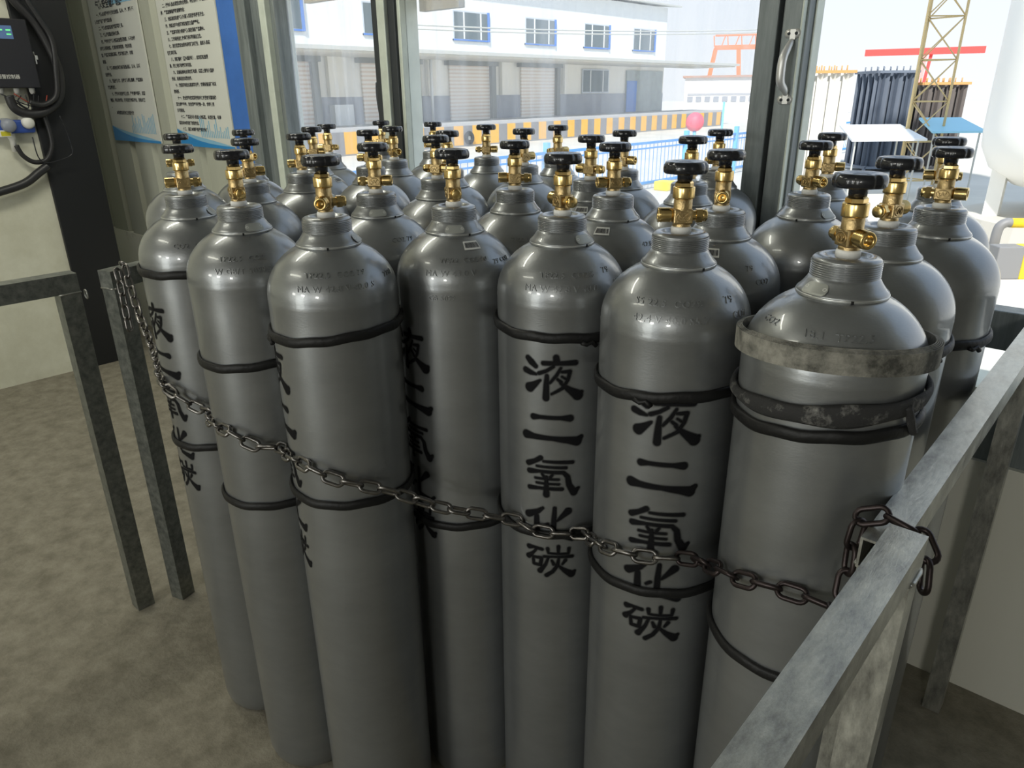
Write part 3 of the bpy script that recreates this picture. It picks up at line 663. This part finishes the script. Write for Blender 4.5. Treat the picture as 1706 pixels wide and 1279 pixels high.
# ------------------------------------------------------------ posters
def poster(x0, x1, z0, z1, lines, label, title=None, size=.021, step=.0385, ztext=1.96, mar=.05):
    r = root('wall_poster', ((x0 + x1) / 2, WY - .004, z0)); tag(r, label, 'poster'); w = x1 - x0; hx_ = w / 2
    MB().box((-hx_, -.008, 0), (hx_, 0, z1 - z0), .001).obj('board', WHITE_P, r)
    n = 24; b = MB(); vs = []
    for i in range(n + 1):
        u = i / n; top = .012 + .075 * (1 - u) ** 1.1 * (1 - .1 * math.sin(u * 5)); bot = .0
        vs += [(-hx_ + w * u, -.0095, bot), (-hx_ + w * u, -.0095, top)]
    b.add(vs, [(2 * i, 2 * i + 2, 2 * i + 3, 2 * i + 1) for i in range(n)]); b.obj('blue_wave', POSTER_B, r)
    b = MB(); vs = []
    for i in range(n + 1):
        u = i / n; top = .012 + .075 * (1 - u) ** 1.1 * (1 - .1 * math.sin(u * 5)); vs += [(-hx_ + w * u, -.0100, top - .02 * math.sin(PI * u)), (-hx_ + w * u, -.0100, top)]
    b.add(vs, [(2 * i, 2 * i + 2, 2 * i + 3, 2 * i + 1) for i in range(n)]); b.obj('light_wave', POSTER_B2, r)
    b = MB(); rr = random.Random(int(-x0 * 100))
    for i in range(16):
        xx = hx_ * (-.1 + 1.0 * i / 16); hh = rr.uniform(.03, .11); b.box((xx, -.0092, .05), (xx + .008, -.0088, .05 + hh))
    b.obj('skyline_drawing', POSTER_B2, r)
    b = MB()
    for k_, (ind, txt) in enumerate(lines):
        vs, fs = text_geo(txt, size, 0, 'LEFT', 1, bold=.0006)
        mx = max((v.x for v in vs), default=1)
        b.add([(-hx_ + mar + ind + v.x, -.0092, ztext - z0 - k_ * step + v.y) for v in vs], fs)
    b.obj('printed_text', INKP, r)
    if title:
        MB().box((hx_ - w * .55, -.0094, ztext - z0 + .048), (hx_, -.0082, z1 - z0)).obj('header_band', POSTER_B2, r)
        vs, fs = text_geo(title, .048, 0, 'CENTER', 1, bold=.0015)
        MB().add([(v.x - .03, -.0096, ztext - z0 + .040 + v.y) for v in vs], fs).obj('title', INKP, r)
L1 = [(.04, '一、气瓶必须严格执行安全制度、防火、产、卸瓶气'), (0, '瓶时应轻装轻卸严禁抛滑'), (.04, '二、气瓶应定期检验严禁超期使用。'), (.04, '三、气瓶严禁靠近明火热源。'), (.04, '四、严格执行气瓶充装检查登记制度，对不合格'), (0, '的气瓶不得充装，做到充前有检查，充后有复'), (0, '查，严禁超装错装混装，做好充装记录，存档'), (0, '备查。'), (.04, '五、气瓶库房应通风良好配备消防，防火，防晒'), (0, '设施齐全。'), (.04, '六、搬运气瓶时，应戴好瓶帽防震圈，严禁滚动'), (0, '拖拉和抛掷。'), (.04, '七、操作人员应持证上岗，严格遵守规程，定期'), (0, '培训，考核合格后，方可进行充装作业，违者必究'), (0, '。'), (.06, '本制度自发布之日起执行')]
L2 = [(.03, '一、严格遵守安全生产责任制，落实岗位'), (.03, '二、操作人员必须经过安全培训，考核合格，持证方可上'), (0, '岗，严禁违章指挥和违章作业：'), (.03, '三、充装前应检查气瓶外观瓶阀及附件是否齐全。'), (.03, '四、充装过程中应随时检查压力温度变化。'), (.03, '五、严禁将不同介质的气瓶混放混装严禁烟火。'), (.03, '六、工作场所应保持通风良好和清洁卫生。'), (.03, '七、发现泄漏应立即关闭阀门并报告，组织人员疏'), (0, '散撤离现场。'), (.03, '八、消防器材（灭火器沙箱），应定期检查更'), (0, '换，确保完好有效随时可用。'), (.03, '九、设备检修时必须切断电源，挂牌上锁专人监护'), (0, '作业，检修后应试压合格。'), (.03, '十、交接班时应认真填写记录，交清设备运行状况'), (0, '和问题。'), (.03, '十一、安全附件应定期校验并保持灵敏可靠准确'), (0, '压力表每半年，安全阀每年校验一次，合格使用'), (0, '方可投用。'), (.03, '十二、严禁无关人员进入充装区，未经批准，不得'), (0, '擅自动火和进行危险作业。'), (.03, '十三、违反本规程者按规定处理。')]
poster(-5.055, -4.40, 1.238, 2.25, L1, 'poster of printed rules with a blue wave at its foot, beside the black column', '气瓶安全管理制度', .0225, .0355, 1.925, .05)
poster(-4.170, -3.565, 1.238, 2.25, L2, 'poster of printed rules with a blue wave at its foot, beside the blue column', None, .0200, .0312, 1.942, .04)

# ------------------------------------------------------------ equipment on the left wall (plane x = LX)
def lw(y, z, o=.05): return (LX + o, y, z)
bx = root('gas_controller', (LX, 1.13, 1.535)); tag(bx, 'black gas alarm controller box with lit screen and key on the left wall', 'control box')
MB().box((.0, -.25, 0), (.085, .245, .318), .006).obj('case', BOXM, bx)
MB().box((.085, -.2, .225), (.087, .172, .285)).obj('screen', SCREEN, bx)
MB().box((.087, .145, .262), (.088, .165, .268)).box((.087, .145, .243), (.088, .165, .249)).box((.087, .09, .262), (.088, .13, .268)).obj('screen_digits', SCREEN_G, bx)
vs, fs = text_geo('气体报警控制器', .022, 0, 'LEFT', 2)
MB().add([(.0862, .02 + v.x * .9, .045 + v.y) for v in vs], fs).obj('lettering', WHITE_PL, bx)
ky = MB().lathe([(0, .012), (.008, .012), (.008, 0)], 14, (0, 0, 0), 'Y'); ky.v = [(x + .05, y + .245, z + .165) for x, y, z in ky.v]; ky.box((.047, .256, .115), (.053, .262, .155)).box((.045, .256, .135), (.055, .270, .155), .002)
ky.obj('key', CHROME, bx)
for i, yy in enumerate((-.19, -.1, .0, .07, .14, .21)):
    MB().lathe([(0, -.028), (.009, -.028), (.011, -.02), (.013, -.018), (.013, 0)], 14, (.045, yy, 0)).obj('cable_gland', WHITE_PL, bx)
hs = smooth_curve([lw(y, z, .07) for y, z in ((1.30, 2.05), (1.345, 1.938), (1.416, 1.841), (1.462, 1.713), (1.478, 1.60), (1.452, 1.49), (1.376, 1.424), (1.29, 1.412), (1.235, 1.4415), (1.2225, 1.50))], 8)
tag(MB().tube(hs, .022, 12).obj('corrugated_hose', HOSE), 'thick black corrugated conduit looping round the controller box', 'hose')
hs = smooth_curve([lw(y, z, .10) for y, z in ((1.36, 2.05), (1.395, 1.94), (1.43, 1.86), (1.468, 1.76), (1.455, 1.62), (1.43, 1.50), (1.36, 1.455), (1.30, 1.47))], 8)
tag(MB().tube(hs, .013, 10).obj('cable', HOSE), 'thinner black cable inside the loop beside the controller box', 'cable')
hs = smooth_curve([lw(y, z, .05) for y, z in ((1.365, 1.41), (1.375, 1.33), (1.37, 1.25), (1.33, 1.185), (1.27, 1.175), (1.225, 1.21), (1.206, 1.262))], 8)
tag(MB().tube(hs, .012, 10).obj('cable', HOSE), 'black cable curving down to the white valve device', 'cable')
hs = smooth_curve([lw(y, z, .06) for y, z in ((1.0, 1.03), (1.08, 1.043), (1.198, 1.074), (1.28, 1.125), (1.325, 1.152))], 8)
tag(MB().tube(hs, .021, 14).obj('black_hose', HOSE), 'thick black hose end sweeping along the left wall below the wiring', 'hose')
hs = smooth_curve([lw(y, z, .08) for y, z in ((1.43, 1.40), (1.445, 1.33), (1.455, 1.24), (1.448, 1.205), (1.40, 1.185), (1.32, 1.17), (1.285, 1.20), (1.28, 1.30))], 6)
tag(MB().tube(hs, .003, 6).obj('wire', WHEEL), 'thin wire hanging in a loop across the black column', 'wire')
for k_, (ya, yb) in enumerate(((1.19, 1.34), (1.25, 1.38), (1.30, 1.26), (1.34, 1.24))):
    hs = smooth_curve([lw(y, z, .06) for y, z in ((ya, 1.51), ((ya + yb) / 2 + .02, 1.46 - .01 * k_), (yb, 1.45 + .01 * k_), (yb + .02, 1.50))], 6)
    tag(MB().tube(hs, .003, 6).obj('wire', [WHEEL, mat('red_wire', (.3, .04, .02), .5), WHEEL, WHEEL][k_]), ['short thin black wire under the controller box, leftmost of the four', 'short red wire under the controller box', 'short thin black wire under the controller box, next to the red one', 'short thin black wire under the controller box, rightmost of the four'][k_], 'wire')
dv = root('solenoid_valve', (LX, 1.20, 1.34)); tag(dv, 'small blue and white gas detector with yellow label on the left wall', 'detector')
MB().box((0, -.14, -.02), (.06, .11, .045), .01).obj('housing', VALVE_BLUE, dv)
MB().lathe([(0, .085), (.022, .085), (.03, .07), (.03, 0)], 20, (0, .08, .03), 'X').obj('cap', WHITE_PL, dv)
MB().lathe([(0, .09), (.028, .09), (.034, .07), (.034, 0)], 20, (0, -.01, .02), 'X').obj('dial', mat('grey_plastic', (.25, .27, .32), .4), dv)
MB().box((.06, -.06, -.035), (.066, -.005, -.002), .003).obj('label_frame', WHITE_PL, dv)
MB().box((.066, -.052, -.030), (.067, -.010, -.008)).obj('yellow_label', YEL, dv)
MB().lathe([(0, -.11), (.014, -.11), (.014, -.05), (.018, -.045), (.018, -.02)], 16, (.03, .0, 0)).obj('pipe_stub', WHITE_PL, dv)

# ------------------------------------------------------------ outside
GZ = -.15
GROUND = mat('sunlit_concrete_yard', (.62, .60, .54), .9, noise=.1, scale=.6)
tag(struct(MB().box((-80, WY + .14, GZ - .3), (40, 120, GZ)).obj('ground', GROUND)), 'pale sunlit yard')
WWHITE = mat('white_sheet_wall', (.80, .83, .84), .6, noise=.03, scale=1)
WCREAM = mat('cream_wall', (.84, .82, .75), .7, noise=.05, scale=1)
WGREY = mat('grey_dado', (.36, .38, .43), .7, noise=.1, scale=2)
ROLL = mat('roller_shutter_slats', (.66, .63, .57), .6)
n_ = ROLL.node_tree.nodes; l_ = ROLL.node_tree.links
t_ = n_.new('ShaderNodeTexCoord'); wv = n_.new('ShaderNodeTexWave'); wv.bands_direction = 'Z'; wv.inputs['Scale'].default_value = 2.6
cr_ = n_.new('ShaderNodeValToRGB'); cr_.color_ramp.elements[0].color = (.76, .64, .54, 1); cr_.color_ramp.elements[1].color = (.88, .84, .78, 1); cr_.color_ramp.elements[0].position = .2; cr_.color_ramp.elements[1].position = .6
l_.new(t_.outputs['Object'], wv.inputs[0]); l_.new(wv.outputs[0], cr_.inputs[0]); l_.new(cr_.outputs[0], n_['Principled BSDF'].inputs['Base Color'])
WGLASS = mat('dull_window_glass', (.10, .14, .16), .2)
WBLUE = mat('blue_window_frame', (.05, .2, .62), .5); WPALE = mat('pale_window_frame', (.55, .60, .66), .5)
CANOPY = mat('canopy_sheet', (.52, .53, .50), .6)
DARKG = mat('dark_shutter_box', (.22, .23, .22), .7); SOFF = mat('beige_soffit', (.62, .60, .54), .7)
STRIPE, n_, l_, b_ = nt('yellow_black_dock_paint')
t_ = n_.new('ShaderNodeTexCoord'); s_ = n_.new('ShaderNodeSeparateXYZ'); m1 = n_.new('ShaderNodeMath'); m1.operation = 'MULTIPLY'; m1.inputs[1].default_value = 1 / .86
m2 = n_.new('ShaderNodeMath'); m2.operation = 'FRACT'; m3 = n_.new('ShaderNodeMath'); m3.operation = 'GREATER_THAN'; m3.inputs[1].default_value = .5
mx = n_.new('ShaderNodeMix'); mx.data_type = 'RGBA'; mx.inputs[6].default_value = (.80, .42, .03, 1); mx.inputs[7].default_value = (.21, .21, .22, 1)
l_.new(t_.outputs['Object'], s_.inputs[0]); l_.new(s_.outputs['Y'], m1.inputs[0]); l_.new(m1.outputs[0], m2.inputs[0]); l_.new(m2.outputs[0], m3.inputs[0]); l_.new(m3.outputs[0], mx.inputs[0]); l_.new(mx.outputs[2], b_.inputs['Base Color'])
b_.inputs['Roughness'].default_value = .7

wh = root('warehouse', (-20, 22, GZ)); tag(wh, 'long white warehouse with roller shutters and a row of blue framed upper windows', 'building')
def wb(a, b_, name, m, par=wh, bev=0): return MB().box((a[0] + 20, a[1] - 22, a[2] - GZ), (b_[0] + 20, b_[1] - 22, b_[2] - GZ), bev).obj(name, m, par)
wb((-30, -6, 2.66), (-20, 33.4, 5.12), 'upper_wall', WWHITE)
wb((-30, -6, .58), (-20.02, 33.4, 2.70), 'lower_wall', WCREAM)
# roof with a slight overhang
MB().add([(-10.2, -28, 6.2), (.35, -28, 5.32), (.35, 12.1, 5.32), (-10.2, 12.1, 6.2), (-10.2, -28, 6.26), (.35, -28, 5.38), (.35, 12.1, 5.38), (-10.2, 12.1, 6.26)], [(0, 3, 2, 1), (4, 5, 6, 7), (0, 1, 5, 4), (1, 2, 6, 5), (2, 3, 7, 6), (3, 0, 4, 7)]).obj('roof', CANOPY, wh)
MB().add([(0, 11.4, 5.2), (-10, 11.4, 5.2), (-10, 11.4, 6.2), (0, 11.35, 5.2), (-10, 11.35, 5.2), (-10, 11.35, 6.2)], [(0, 1, 2), (3, 4, 5)]).obj('gable', WWHITE, wh)
wb((-20, -6, 2.60), (-17.5, 36.3, 2.70), 'canopy', CANOPY); wb((-20, -6, 2.55), (-17.7, 36.2, 2.60), 'soffit', SOFF)
wb((-20.02, -6, .58), (-20.0, 33.4, 1.42), 'dado', WGREY)
doors = [(8.2, 10.0), (12.0, 13.2), (16.0, 17.35), (19.04, 21.01), (22.81, 24.87)]
doors = [(3.9, 5.9), (7.6, 9.6), (11.3, 13.3), (15.2, 17.3), (19.0, 21.0), (22.8, 24.85)]
for y0, y1 in doors:
    d = wb((-20.0, y0, .6), (-19.94, y1, 2.45), 'roller_door', ROLL)
    wb((-20.0, y1, .6), (-19.80, y1 + .22, 2.55), 'door_jamb', DARKG); wb((-20.0, y0 - .2, 2.40), (-19.75, y1 + .3, 2.6), 'shutter_box', DARKG)
for yc in (14.2, 18.2, 21.9, 25.7): wb((-20, yc - .3, 1.42), (-19.85, yc + .35, 2.6), 'pilaster', WCREAM)
MB().tube([(.3, -22 + 17.9, .7), (.3, -22 + 17.9, 2.8)], .05, 10).obj('downpipe', WWHITE, wh)
def wwin(y0, y1, z0, z1, par=wh, blue=True):
    f = wb((-20.0, y0, z0), (-19.95, y1, z1), 'window_frame', WPALE)
    if blue: MB().box((.0, y1 - 22 - .09, z0 - GZ), (.09, y1 - 22, z1 - GZ)).box((.0, y0 - 22, z0 - GZ), (.06, y1 - 22, z0 - GZ + .05)).obj('blue_edge', WBLUE, f)
    MB().box((.051, y0 - 22 + .05, z0 - GZ + .06), (.056, y1 - 22 - .07, z1 - GZ - .05)).obj('pane', WGLASS, f)
    q = y1 - y0; b = MB()
    for u in (.27, .74): b.box((.05, y0 - 22 + q * u, z0 - GZ + .06), (.072, y0 - 22 + q * u + .06, z1 - GZ - .05))
    b.obj('mullion', WWHITE, f)
for y0, y1 in ((7.7, 9.5), (11.5, 13.3), (15.4, 17.25), (19.25, 21.05), (23.05, 24.9), (26.8, 28.65), (30.5, 32.36)): wwin(y0, y1, 3.2, 4.15)
wwin(26.75, 28.7, 1.44, 2.40, blue=False)
wb((-20, 30.1, .62), (-19.94, 33.2, 2.38), 'shopfront', mat('dull_shopfront', (.28, .33, .33), .4, noise=.2, scale=3))
wb((-19.94, 30.1, .62), (-19.9, 30.9, 1.95), 'blue_door', WBLUE)
wb((-19.99, 13.9, .6), (-19.7, 14.6, 1.2), 'notice_board', WWHITE)
dk = MB().box((-19.99, -6, GZ), (-18.0, 36, .60)).obj('loading_dock', mat('dock_concrete', (.45, .46, .47), .9)); tag(dk, 'raised concrete loading dock in front of the warehouse', 'loading dock')
MB().box((-18.0, -6, GZ + .05), (-17.97, 36, .50)).obj('striped_edge', STRIPE, dk)['label'] = 'yellow and black striped dock edge'
ty = MB().lathe([(.10, -.05), (.19, -.05), (.22, 0), (.19, .05), (.10, .05), (.10, -.05)], 28, (0, 0, 0), 'X').obj('tyre', RUBBER, loc=(-17.90, 17.83, .12)); tag(ty, 'dark tyre hung on the striped dock edge as a bumper', 'tyre')
MB().box((-.03, -.06, -.06), (.0, .06, .06)).obj('hub', CANOPY, ty)
# overhead cables
for k_, (z, l) in enumerate(((2.55, 'lower overhead cable crossing in front of the warehouse windows'), (2.62, 'upper overhead cable crossing in front of the warehouse windows'))):
    pts = [(-12 + t * 2.0 , 9.5 + t * 14.4, z + .5 * t + .45 * (t - .5) ** 2) for t in [i / 16 for i in range(17)]]
    tag(MB().tube(pts, .016, 6).obj('overhead_cable', CANOPY), l, 'cable')
# blue fence
FB = mat('blue_fence_paint', (.06, .30, .75), .5); FBL = mat('light_blue_fence_paint', (.16, .52, .85), .5)
fn = root('yard_fence', (-7.15, 12, GZ)); tag(fn, 'blue metal bar fence across the yard', 'fence')
b = MB(); b.beam((0, -10, .80), (0, 16, .80), .04); b.beam((0, -10, .71), (0, 16, .71), .025); b.beam((0, -10, .12), (0, 16, .12), .04); b.obj('rail', FB, fn)
for i in range(12):
    yy = -9.8 + 2.08 * i + .3
    MB().box((-.04, yy - .04, 0), (.04, yy + .04, .95), .004).obj('fence_post', FBL, fn)
b = MB()
for i in range(200): yy = -10 + i * .13; b.box((-.004, yy, .1), (.004, yy + .007, .80))
bo = b.obj('fence_bars', FB, fn); bo['kind'] = 'stuff'
# convex mirror seen from behind
rm = root('road_mirror', (-5.72, 10.55, GZ)); tag(rm, 'round pink-red road mirror seen from behind above the fence', 'mirror')
PINK = mat('pink_red_paint', (.85, .12, .18), .5)
b = MB().lathe([(0, .10), (.06, .095), (.11, .06), (.135, 0), (.14, -.02), (0, -.02)], 28, (0, 0, 0), 'Y'); o = b.obj('dish', PINK, rm, (0, 0, 1.20)); o.rotation_euler = (0, 0, math.radians(222))
MB().tube([(0, 0, 0), (0, 0, 1.2)], .025, 8).obj('pole', FBL, rm)
tag(MB().tube([(0, 0, 0), (0, 0, 1.45)], .02, 8).obj('pole', FBL, loc=(-6.6, 13.2, GZ)), 'thin light blue pole right of the round mirror', 'pole')
yb_ = MB().box((-.14, -.14, 0), (.14, .14, .16), .02).obj('yellow_block', mat('yellow_plastic_block', (.85, .70, .03), .5), loc=(-6.85, 11.7, GZ + .0)); tag(yb_, 'small bright yellow block on the ground by the fence', 'block')
# distant long building
lb = root('distant_building', (-23, 44.5, GZ)); tag(lb, 'distant low white building with a long strip of windows and brown eaves', 'building')
d1 = Vector((.86, .45, 0)).normalized(); q_ = math.atan2(d1.y, d1.x); lb.rotation_euler = (0, 0, q_)
LBW = mat('pale_far_wall', (.80, .80, .80), .8)
MB().box((-1.8, 0, 0), (7, 6, 2.45)).obj('wall', LBW, lb); MB().box((-1.95, -.2, 2.4), (7.2, 6.2, 2.52)).obj('eaves', mat('brown_eaves', (.42, .26, .20), .7), lb)
b = MB()
for i in range(16): b.box((-1.6 + i * .53, -.04, 1.0), (-1.6 + i * .53 + .34, 0, 1.32))
b.obj('window_strip', mat('far_window_grey', (.30, .32, .36), .5), lb)
MB().box((-1.6, -.03, 1.38), (7, 0, 1.5)).obj('upper_strip', mat('far_strip_grey', (.38, .39, .42), .5), lb)
fb = MB().box((-34, 37, GZ), (-26.4, 42, 2.75)).obj('distant_shed', LBW); tag(fb, 'distant plain white shed between the warehouse and the far building', 'building')
# gantry cranes
ORG = mat('orange_crane_paint', (.80, .22, .08), .6); RED = mat('red_crane_paint', (.80, .08, .07), .6)
gc = root('gantry_crane', (-26.5, 53.8, GZ)); gc.rotation_euler = (0, 0, math.atan2(1.24, 2.5)); tag(gc, 'orange lattice gantry crane far behind the low building', 'crane')
b = MB(); b.beam((-1.4, 0, 5.35), (5.6, 0, 5.35), .12); b.beam((-1.4, 0, 4.55), (5.6, 0, 4.55), .3)
for i in range(15): b.beam((-1.4 + i * .48, 0, 4.6), (-1.4 + i * .48 + (.24 if i % 2 else -.1), 0, 5.35), .07)
b.obj('lattice_girder', ORG, gc)
for x0, x1 in ((-1.3, -2.0), (.3, .75)): MB().beam((x0, 0, 4.5), (x1, 0, 0), .3).obj('leg', ORG, gc)
rc_ = root('gantry_crane', (-15, 58, GZ)); rc_.rotation_euler = (0, 0, math.atan2(1.72, 6.68)); tag(rc_, 'red box girder gantry crane on the skyline at the right', 'crane')
MB().box((-3.5, -.3, 3.75), (3.6, .3, 4.15)).obj('girder', RED, rc_); MB().beam((.1, 0, 3.8), (.0, 0, 0), .45).obj('leg', mat('faded_pink_leg', (.75, .35, .33), .6), rc_); MB().beam((.55, 0, 3.8), (.4, 0, 2.0), .2).obj('leg', RED, rc_)
# ambient vaporisers: bundles of finned tubes
def vaporiser(loc, rz, nx, ny, sp, h, mt, label, topm=None):
    r = root('air_vaporiser', loc, rz); tag(r, label, 'vaporiser')
    st = MB(); n = 8; vs = []
    for z in (.12, h):
        for i in range(n * 2):
            a = 2 * PI * i / (2 * n); rr = sp * .56 if i % 2 == 0 else sp * .14; vs.append((rr * math.cos(a), rr * math.sin(a), z))
    st.add(vs, [(i, (i + 1) % 16, 16 + (i + 1) % 16, 16 + i) for i in range(16)] + [tuple(range(16, 32))]); me = st.mesh('finned_tube', mt)
    for i in range(nx):
        for j in range(ny): place('finned_tube', me, r, ((i - (nx - 1) / 2) * sp, (j - (ny - 1) / 2) * sp, 0))
    w, d = nx * sp / 2, ny * sp / 2
    for z, nm_, m_ in ((h + .01, 'top_frame', topm or mt), (.1, 'base_frame', mt)):
        b = MB()
        for s in (-1, 1): b.beam((-w, s * d, z), (w, s * d, z), .05); b.beam((s * w, -d, z), (s * w, d, z), .05)
        if z > .2: b.obj(nm_, m_, r)
    for sx_ in (-1, 1):
        for sy in (-1, 1): b.beam((sx_ * w, sy * d, 0), (sx_ * w, sy * d, .14), .05)
    b.obj('base_frame', mt, r)
    b = MB()
    for i in range(nx):
        for j in range(ny): b.tube([((i - (nx - 1) / 2) * sp, (j - (ny - 1) / 2) * sp, h), ((i - (nx - 1) / 2) * sp, (j - (ny - 1) / 2) * sp, h + .12)], .012, 6)
    b.obj('tube_end_pipes', topm or mt, r)
ALU = mat('bright_fin_aluminium', (.80, .79, .74), .5, .1); DALU = mat('blue_grey_fin_aluminium', (.17, .20, .25), .5, .2); BALU = mat('brown_grey_fins', (.16, .14, .13), .6); RUST = mat('rusty_orange_frame', (.62, .33, .12), .7)
va = math.radians(42)
vaporiser((-5.56, 14.9, GZ), va, 4, 4, .235, 1.93, ALU, 'bright aluminium air vaporiser nearest the sliding door, with a rusty top frame', RUST)
vaporiser((-5.11, 17.4, GZ), va, 3, 4, .27, 1.95, DALU, 'dark blue-grey air vaporiser in the middle of the row')
vaporiser((-4.3, 17.95, GZ), va, 4, 4, .235, 1.72, BALU, 'brownish air vaporiser with a rusty top frame, right of the lattice mast', RUST)
# canopies in front of them
def lean(loc, rz, w, d, z, m, label):
    r = root('shelter', loc, rz); tag(r, label, 'shelter')
    MB().add([(-w / 2, -d / 2, z), (w / 2, -d / 2, z), (w / 2 - .05, d / 2, z + .18), (-w / 2 + .12, d / 2, z + .18), (-w / 2, -d / 2, z - .03), (w / 2, -d / 2, z - .03), (w / 2 - .05, d / 2, z + .15), (-w / 2 + .12, d / 2, z + .15)], [(0, 1, 2, 3), (7, 6, 5, 4), (0, 4, 5, 1), (1, 5, 6, 2), (2, 6, 7, 3), (3, 7, 4, 0)]).obj('roof', m, r)
    for sx_ in (-1, 1):
        for sy in (-1, 1): MB().box((sx_ * w * .42 - .01, sy * d * .4 - .01, 0), (sx_ * w * .42 + .01, sy * d * .4 + .01, z)).obj('leg', CANOPY, r)
lean((-3.72, 12.75, GZ), va, 1.15, .8, .93, WWHITE, 'white roofed shelter in front of the grey vaporiser')
lean((-2.98, 13.75, GZ), va, .85, .7, 1.02, mat('sky_blue_sheet', (.30, .62, .80), .5), 'sky blue roofed shelter right of the lattice mast')
# lattice mast
lm = root('lattice_mast', (-3.36, 13.55, GZ), va); tag(lm, 'tall yellowish lattice mast with cross bracing in front of the vaporisers', 'mast')
MSTM = mat('yellow_galvanised_mast', (.62, .48, .24), .5); b = MB(); a_ = .29; cs = [(-a_, -.2), (a_, -.2), (0, .3)]; HH = 5.0
for x, y in cs: b.tube([(x, y, 0), (x, y, HH)], .02, 8)
b.obj('leg', MSTM, lm); b = MB(); nz_ = 9; dz = .60
for i in range(nz_ - 1):
    z = .25 + i * dz
    for (x0, y0), (x1, y1) in ((cs[0], cs[1]), (cs[1], cs[2]), (cs[2], cs[0])):
        b.tube([(x0, y0, z), (x1, y1, z)], .012, 6); b.tube([(x0, y0, z), (x1, y1, z + dz)], .009, 6); b.tube([(x1, y1, z), (x0, y0, z + dz)], .009, 6)
b.obj('bracing', MSTM, lm)
# storage tank
TW = mat('white_tank_paint', (.88, .87, .82), .45)
tk = root('storage_tank', (-.62, 11.05, GZ)); tag(tk, 'large white upright storage tank at the right edge, on dark concrete feet', 'tank')
pr = [(0, .42), (.5, .45), (.95, .56), (1.22, .74), (1.34, .98), (1.36, 1.2), (1.36, 6.5), (1.1, 7.2), (0, 7.5)]
MB().lathe(pr, 64).obj('shell', TW, tk)
for a in (205, 245, 290, 350, 60, 130): MB().beam((1.12 * math.cos(D2(a)), 1.12 * math.sin(D2(a)), .18), (1.12 * math.cos(D2(a)), 1.12 * math.sin(D2(a)), .95), .16).obj('leg', TW, tk)
MB().lathe([(0, 0), (1.45, 0), (1.42, .2), (0, .2)], 40, smooth=False).obj('base', mat('tank_base_concrete', (.60, .57, .50), .8), tk)
# bumper rail: grey and yellow pipe hoop
YP = mat('bumper_yellow', (.85, .60, .03), .5); GP = mat('bumper_dark', (.22, .22, .22), .5)
bh = root('bumper_hoop', (-1.22, 8.45, GZ)); tag(bh, 'low pipe bumper hoop in yellow and grey bands before the white tank', 'bumper')
MB().tube([(0, 0, 0)] + smooth_curve([(0, 0, .30), (.01, .008, .38), (.05, .035, .42), (.09, .061, .42)], 5), .045, 12).obj('grey_band', GP, bh)
MB().tube([(.09, .061, .42), (.60, .41, .42)], .046, 12).obj('yellow_band', YP, bh)
MB().tube([(.60, .41, .42), (.95, .65, .42)], .045, 12).obj('grey_band', GP, bh)
MB().tube(smooth_curve([(.95, .65, .42), (1.05, .72, .40), (1.08, .74, .32)], 5) + [(1.08, .74, 0)], .046, 12).obj('yellow_band', YP, bh)
kb = root('bumper_block', (-.92, 8.05, GZ)); tag(kb, 'thick striped grey and yellow bumper block below the pipe hoop', 'bumper')
MB().box((-.28, -.08, 0), (-.04, .08, .30), .01).obj('grey_end', GP, kb); MB().box((-.04, -.08, 0), (.36, .08, .30), .01).obj('yellow_end', YP, kb)
kb.rotation_euler = (0, 0, va)
# hanging boards at the head of the window, outside
b1 = MB().box((-3.00, WY + .10, 1.855), (-2.42, WY + .13, 2.3)).obj('hanging_board', mat('beige_board', (.50, .47, .42), .6)); tag(b1, 'beige board edge hanging outside at the top left of the window', 'board')
b2 = MB().box((-2.26, WY + .10, 1.772), (-2.05, WY + .13, 2.3)).obj('hanging_board', bpy.data.materials['beige_board']); tag(b2, 'beige board hanging outside just right of the middle window post', 'board')
bpy.context.view_layer.update()
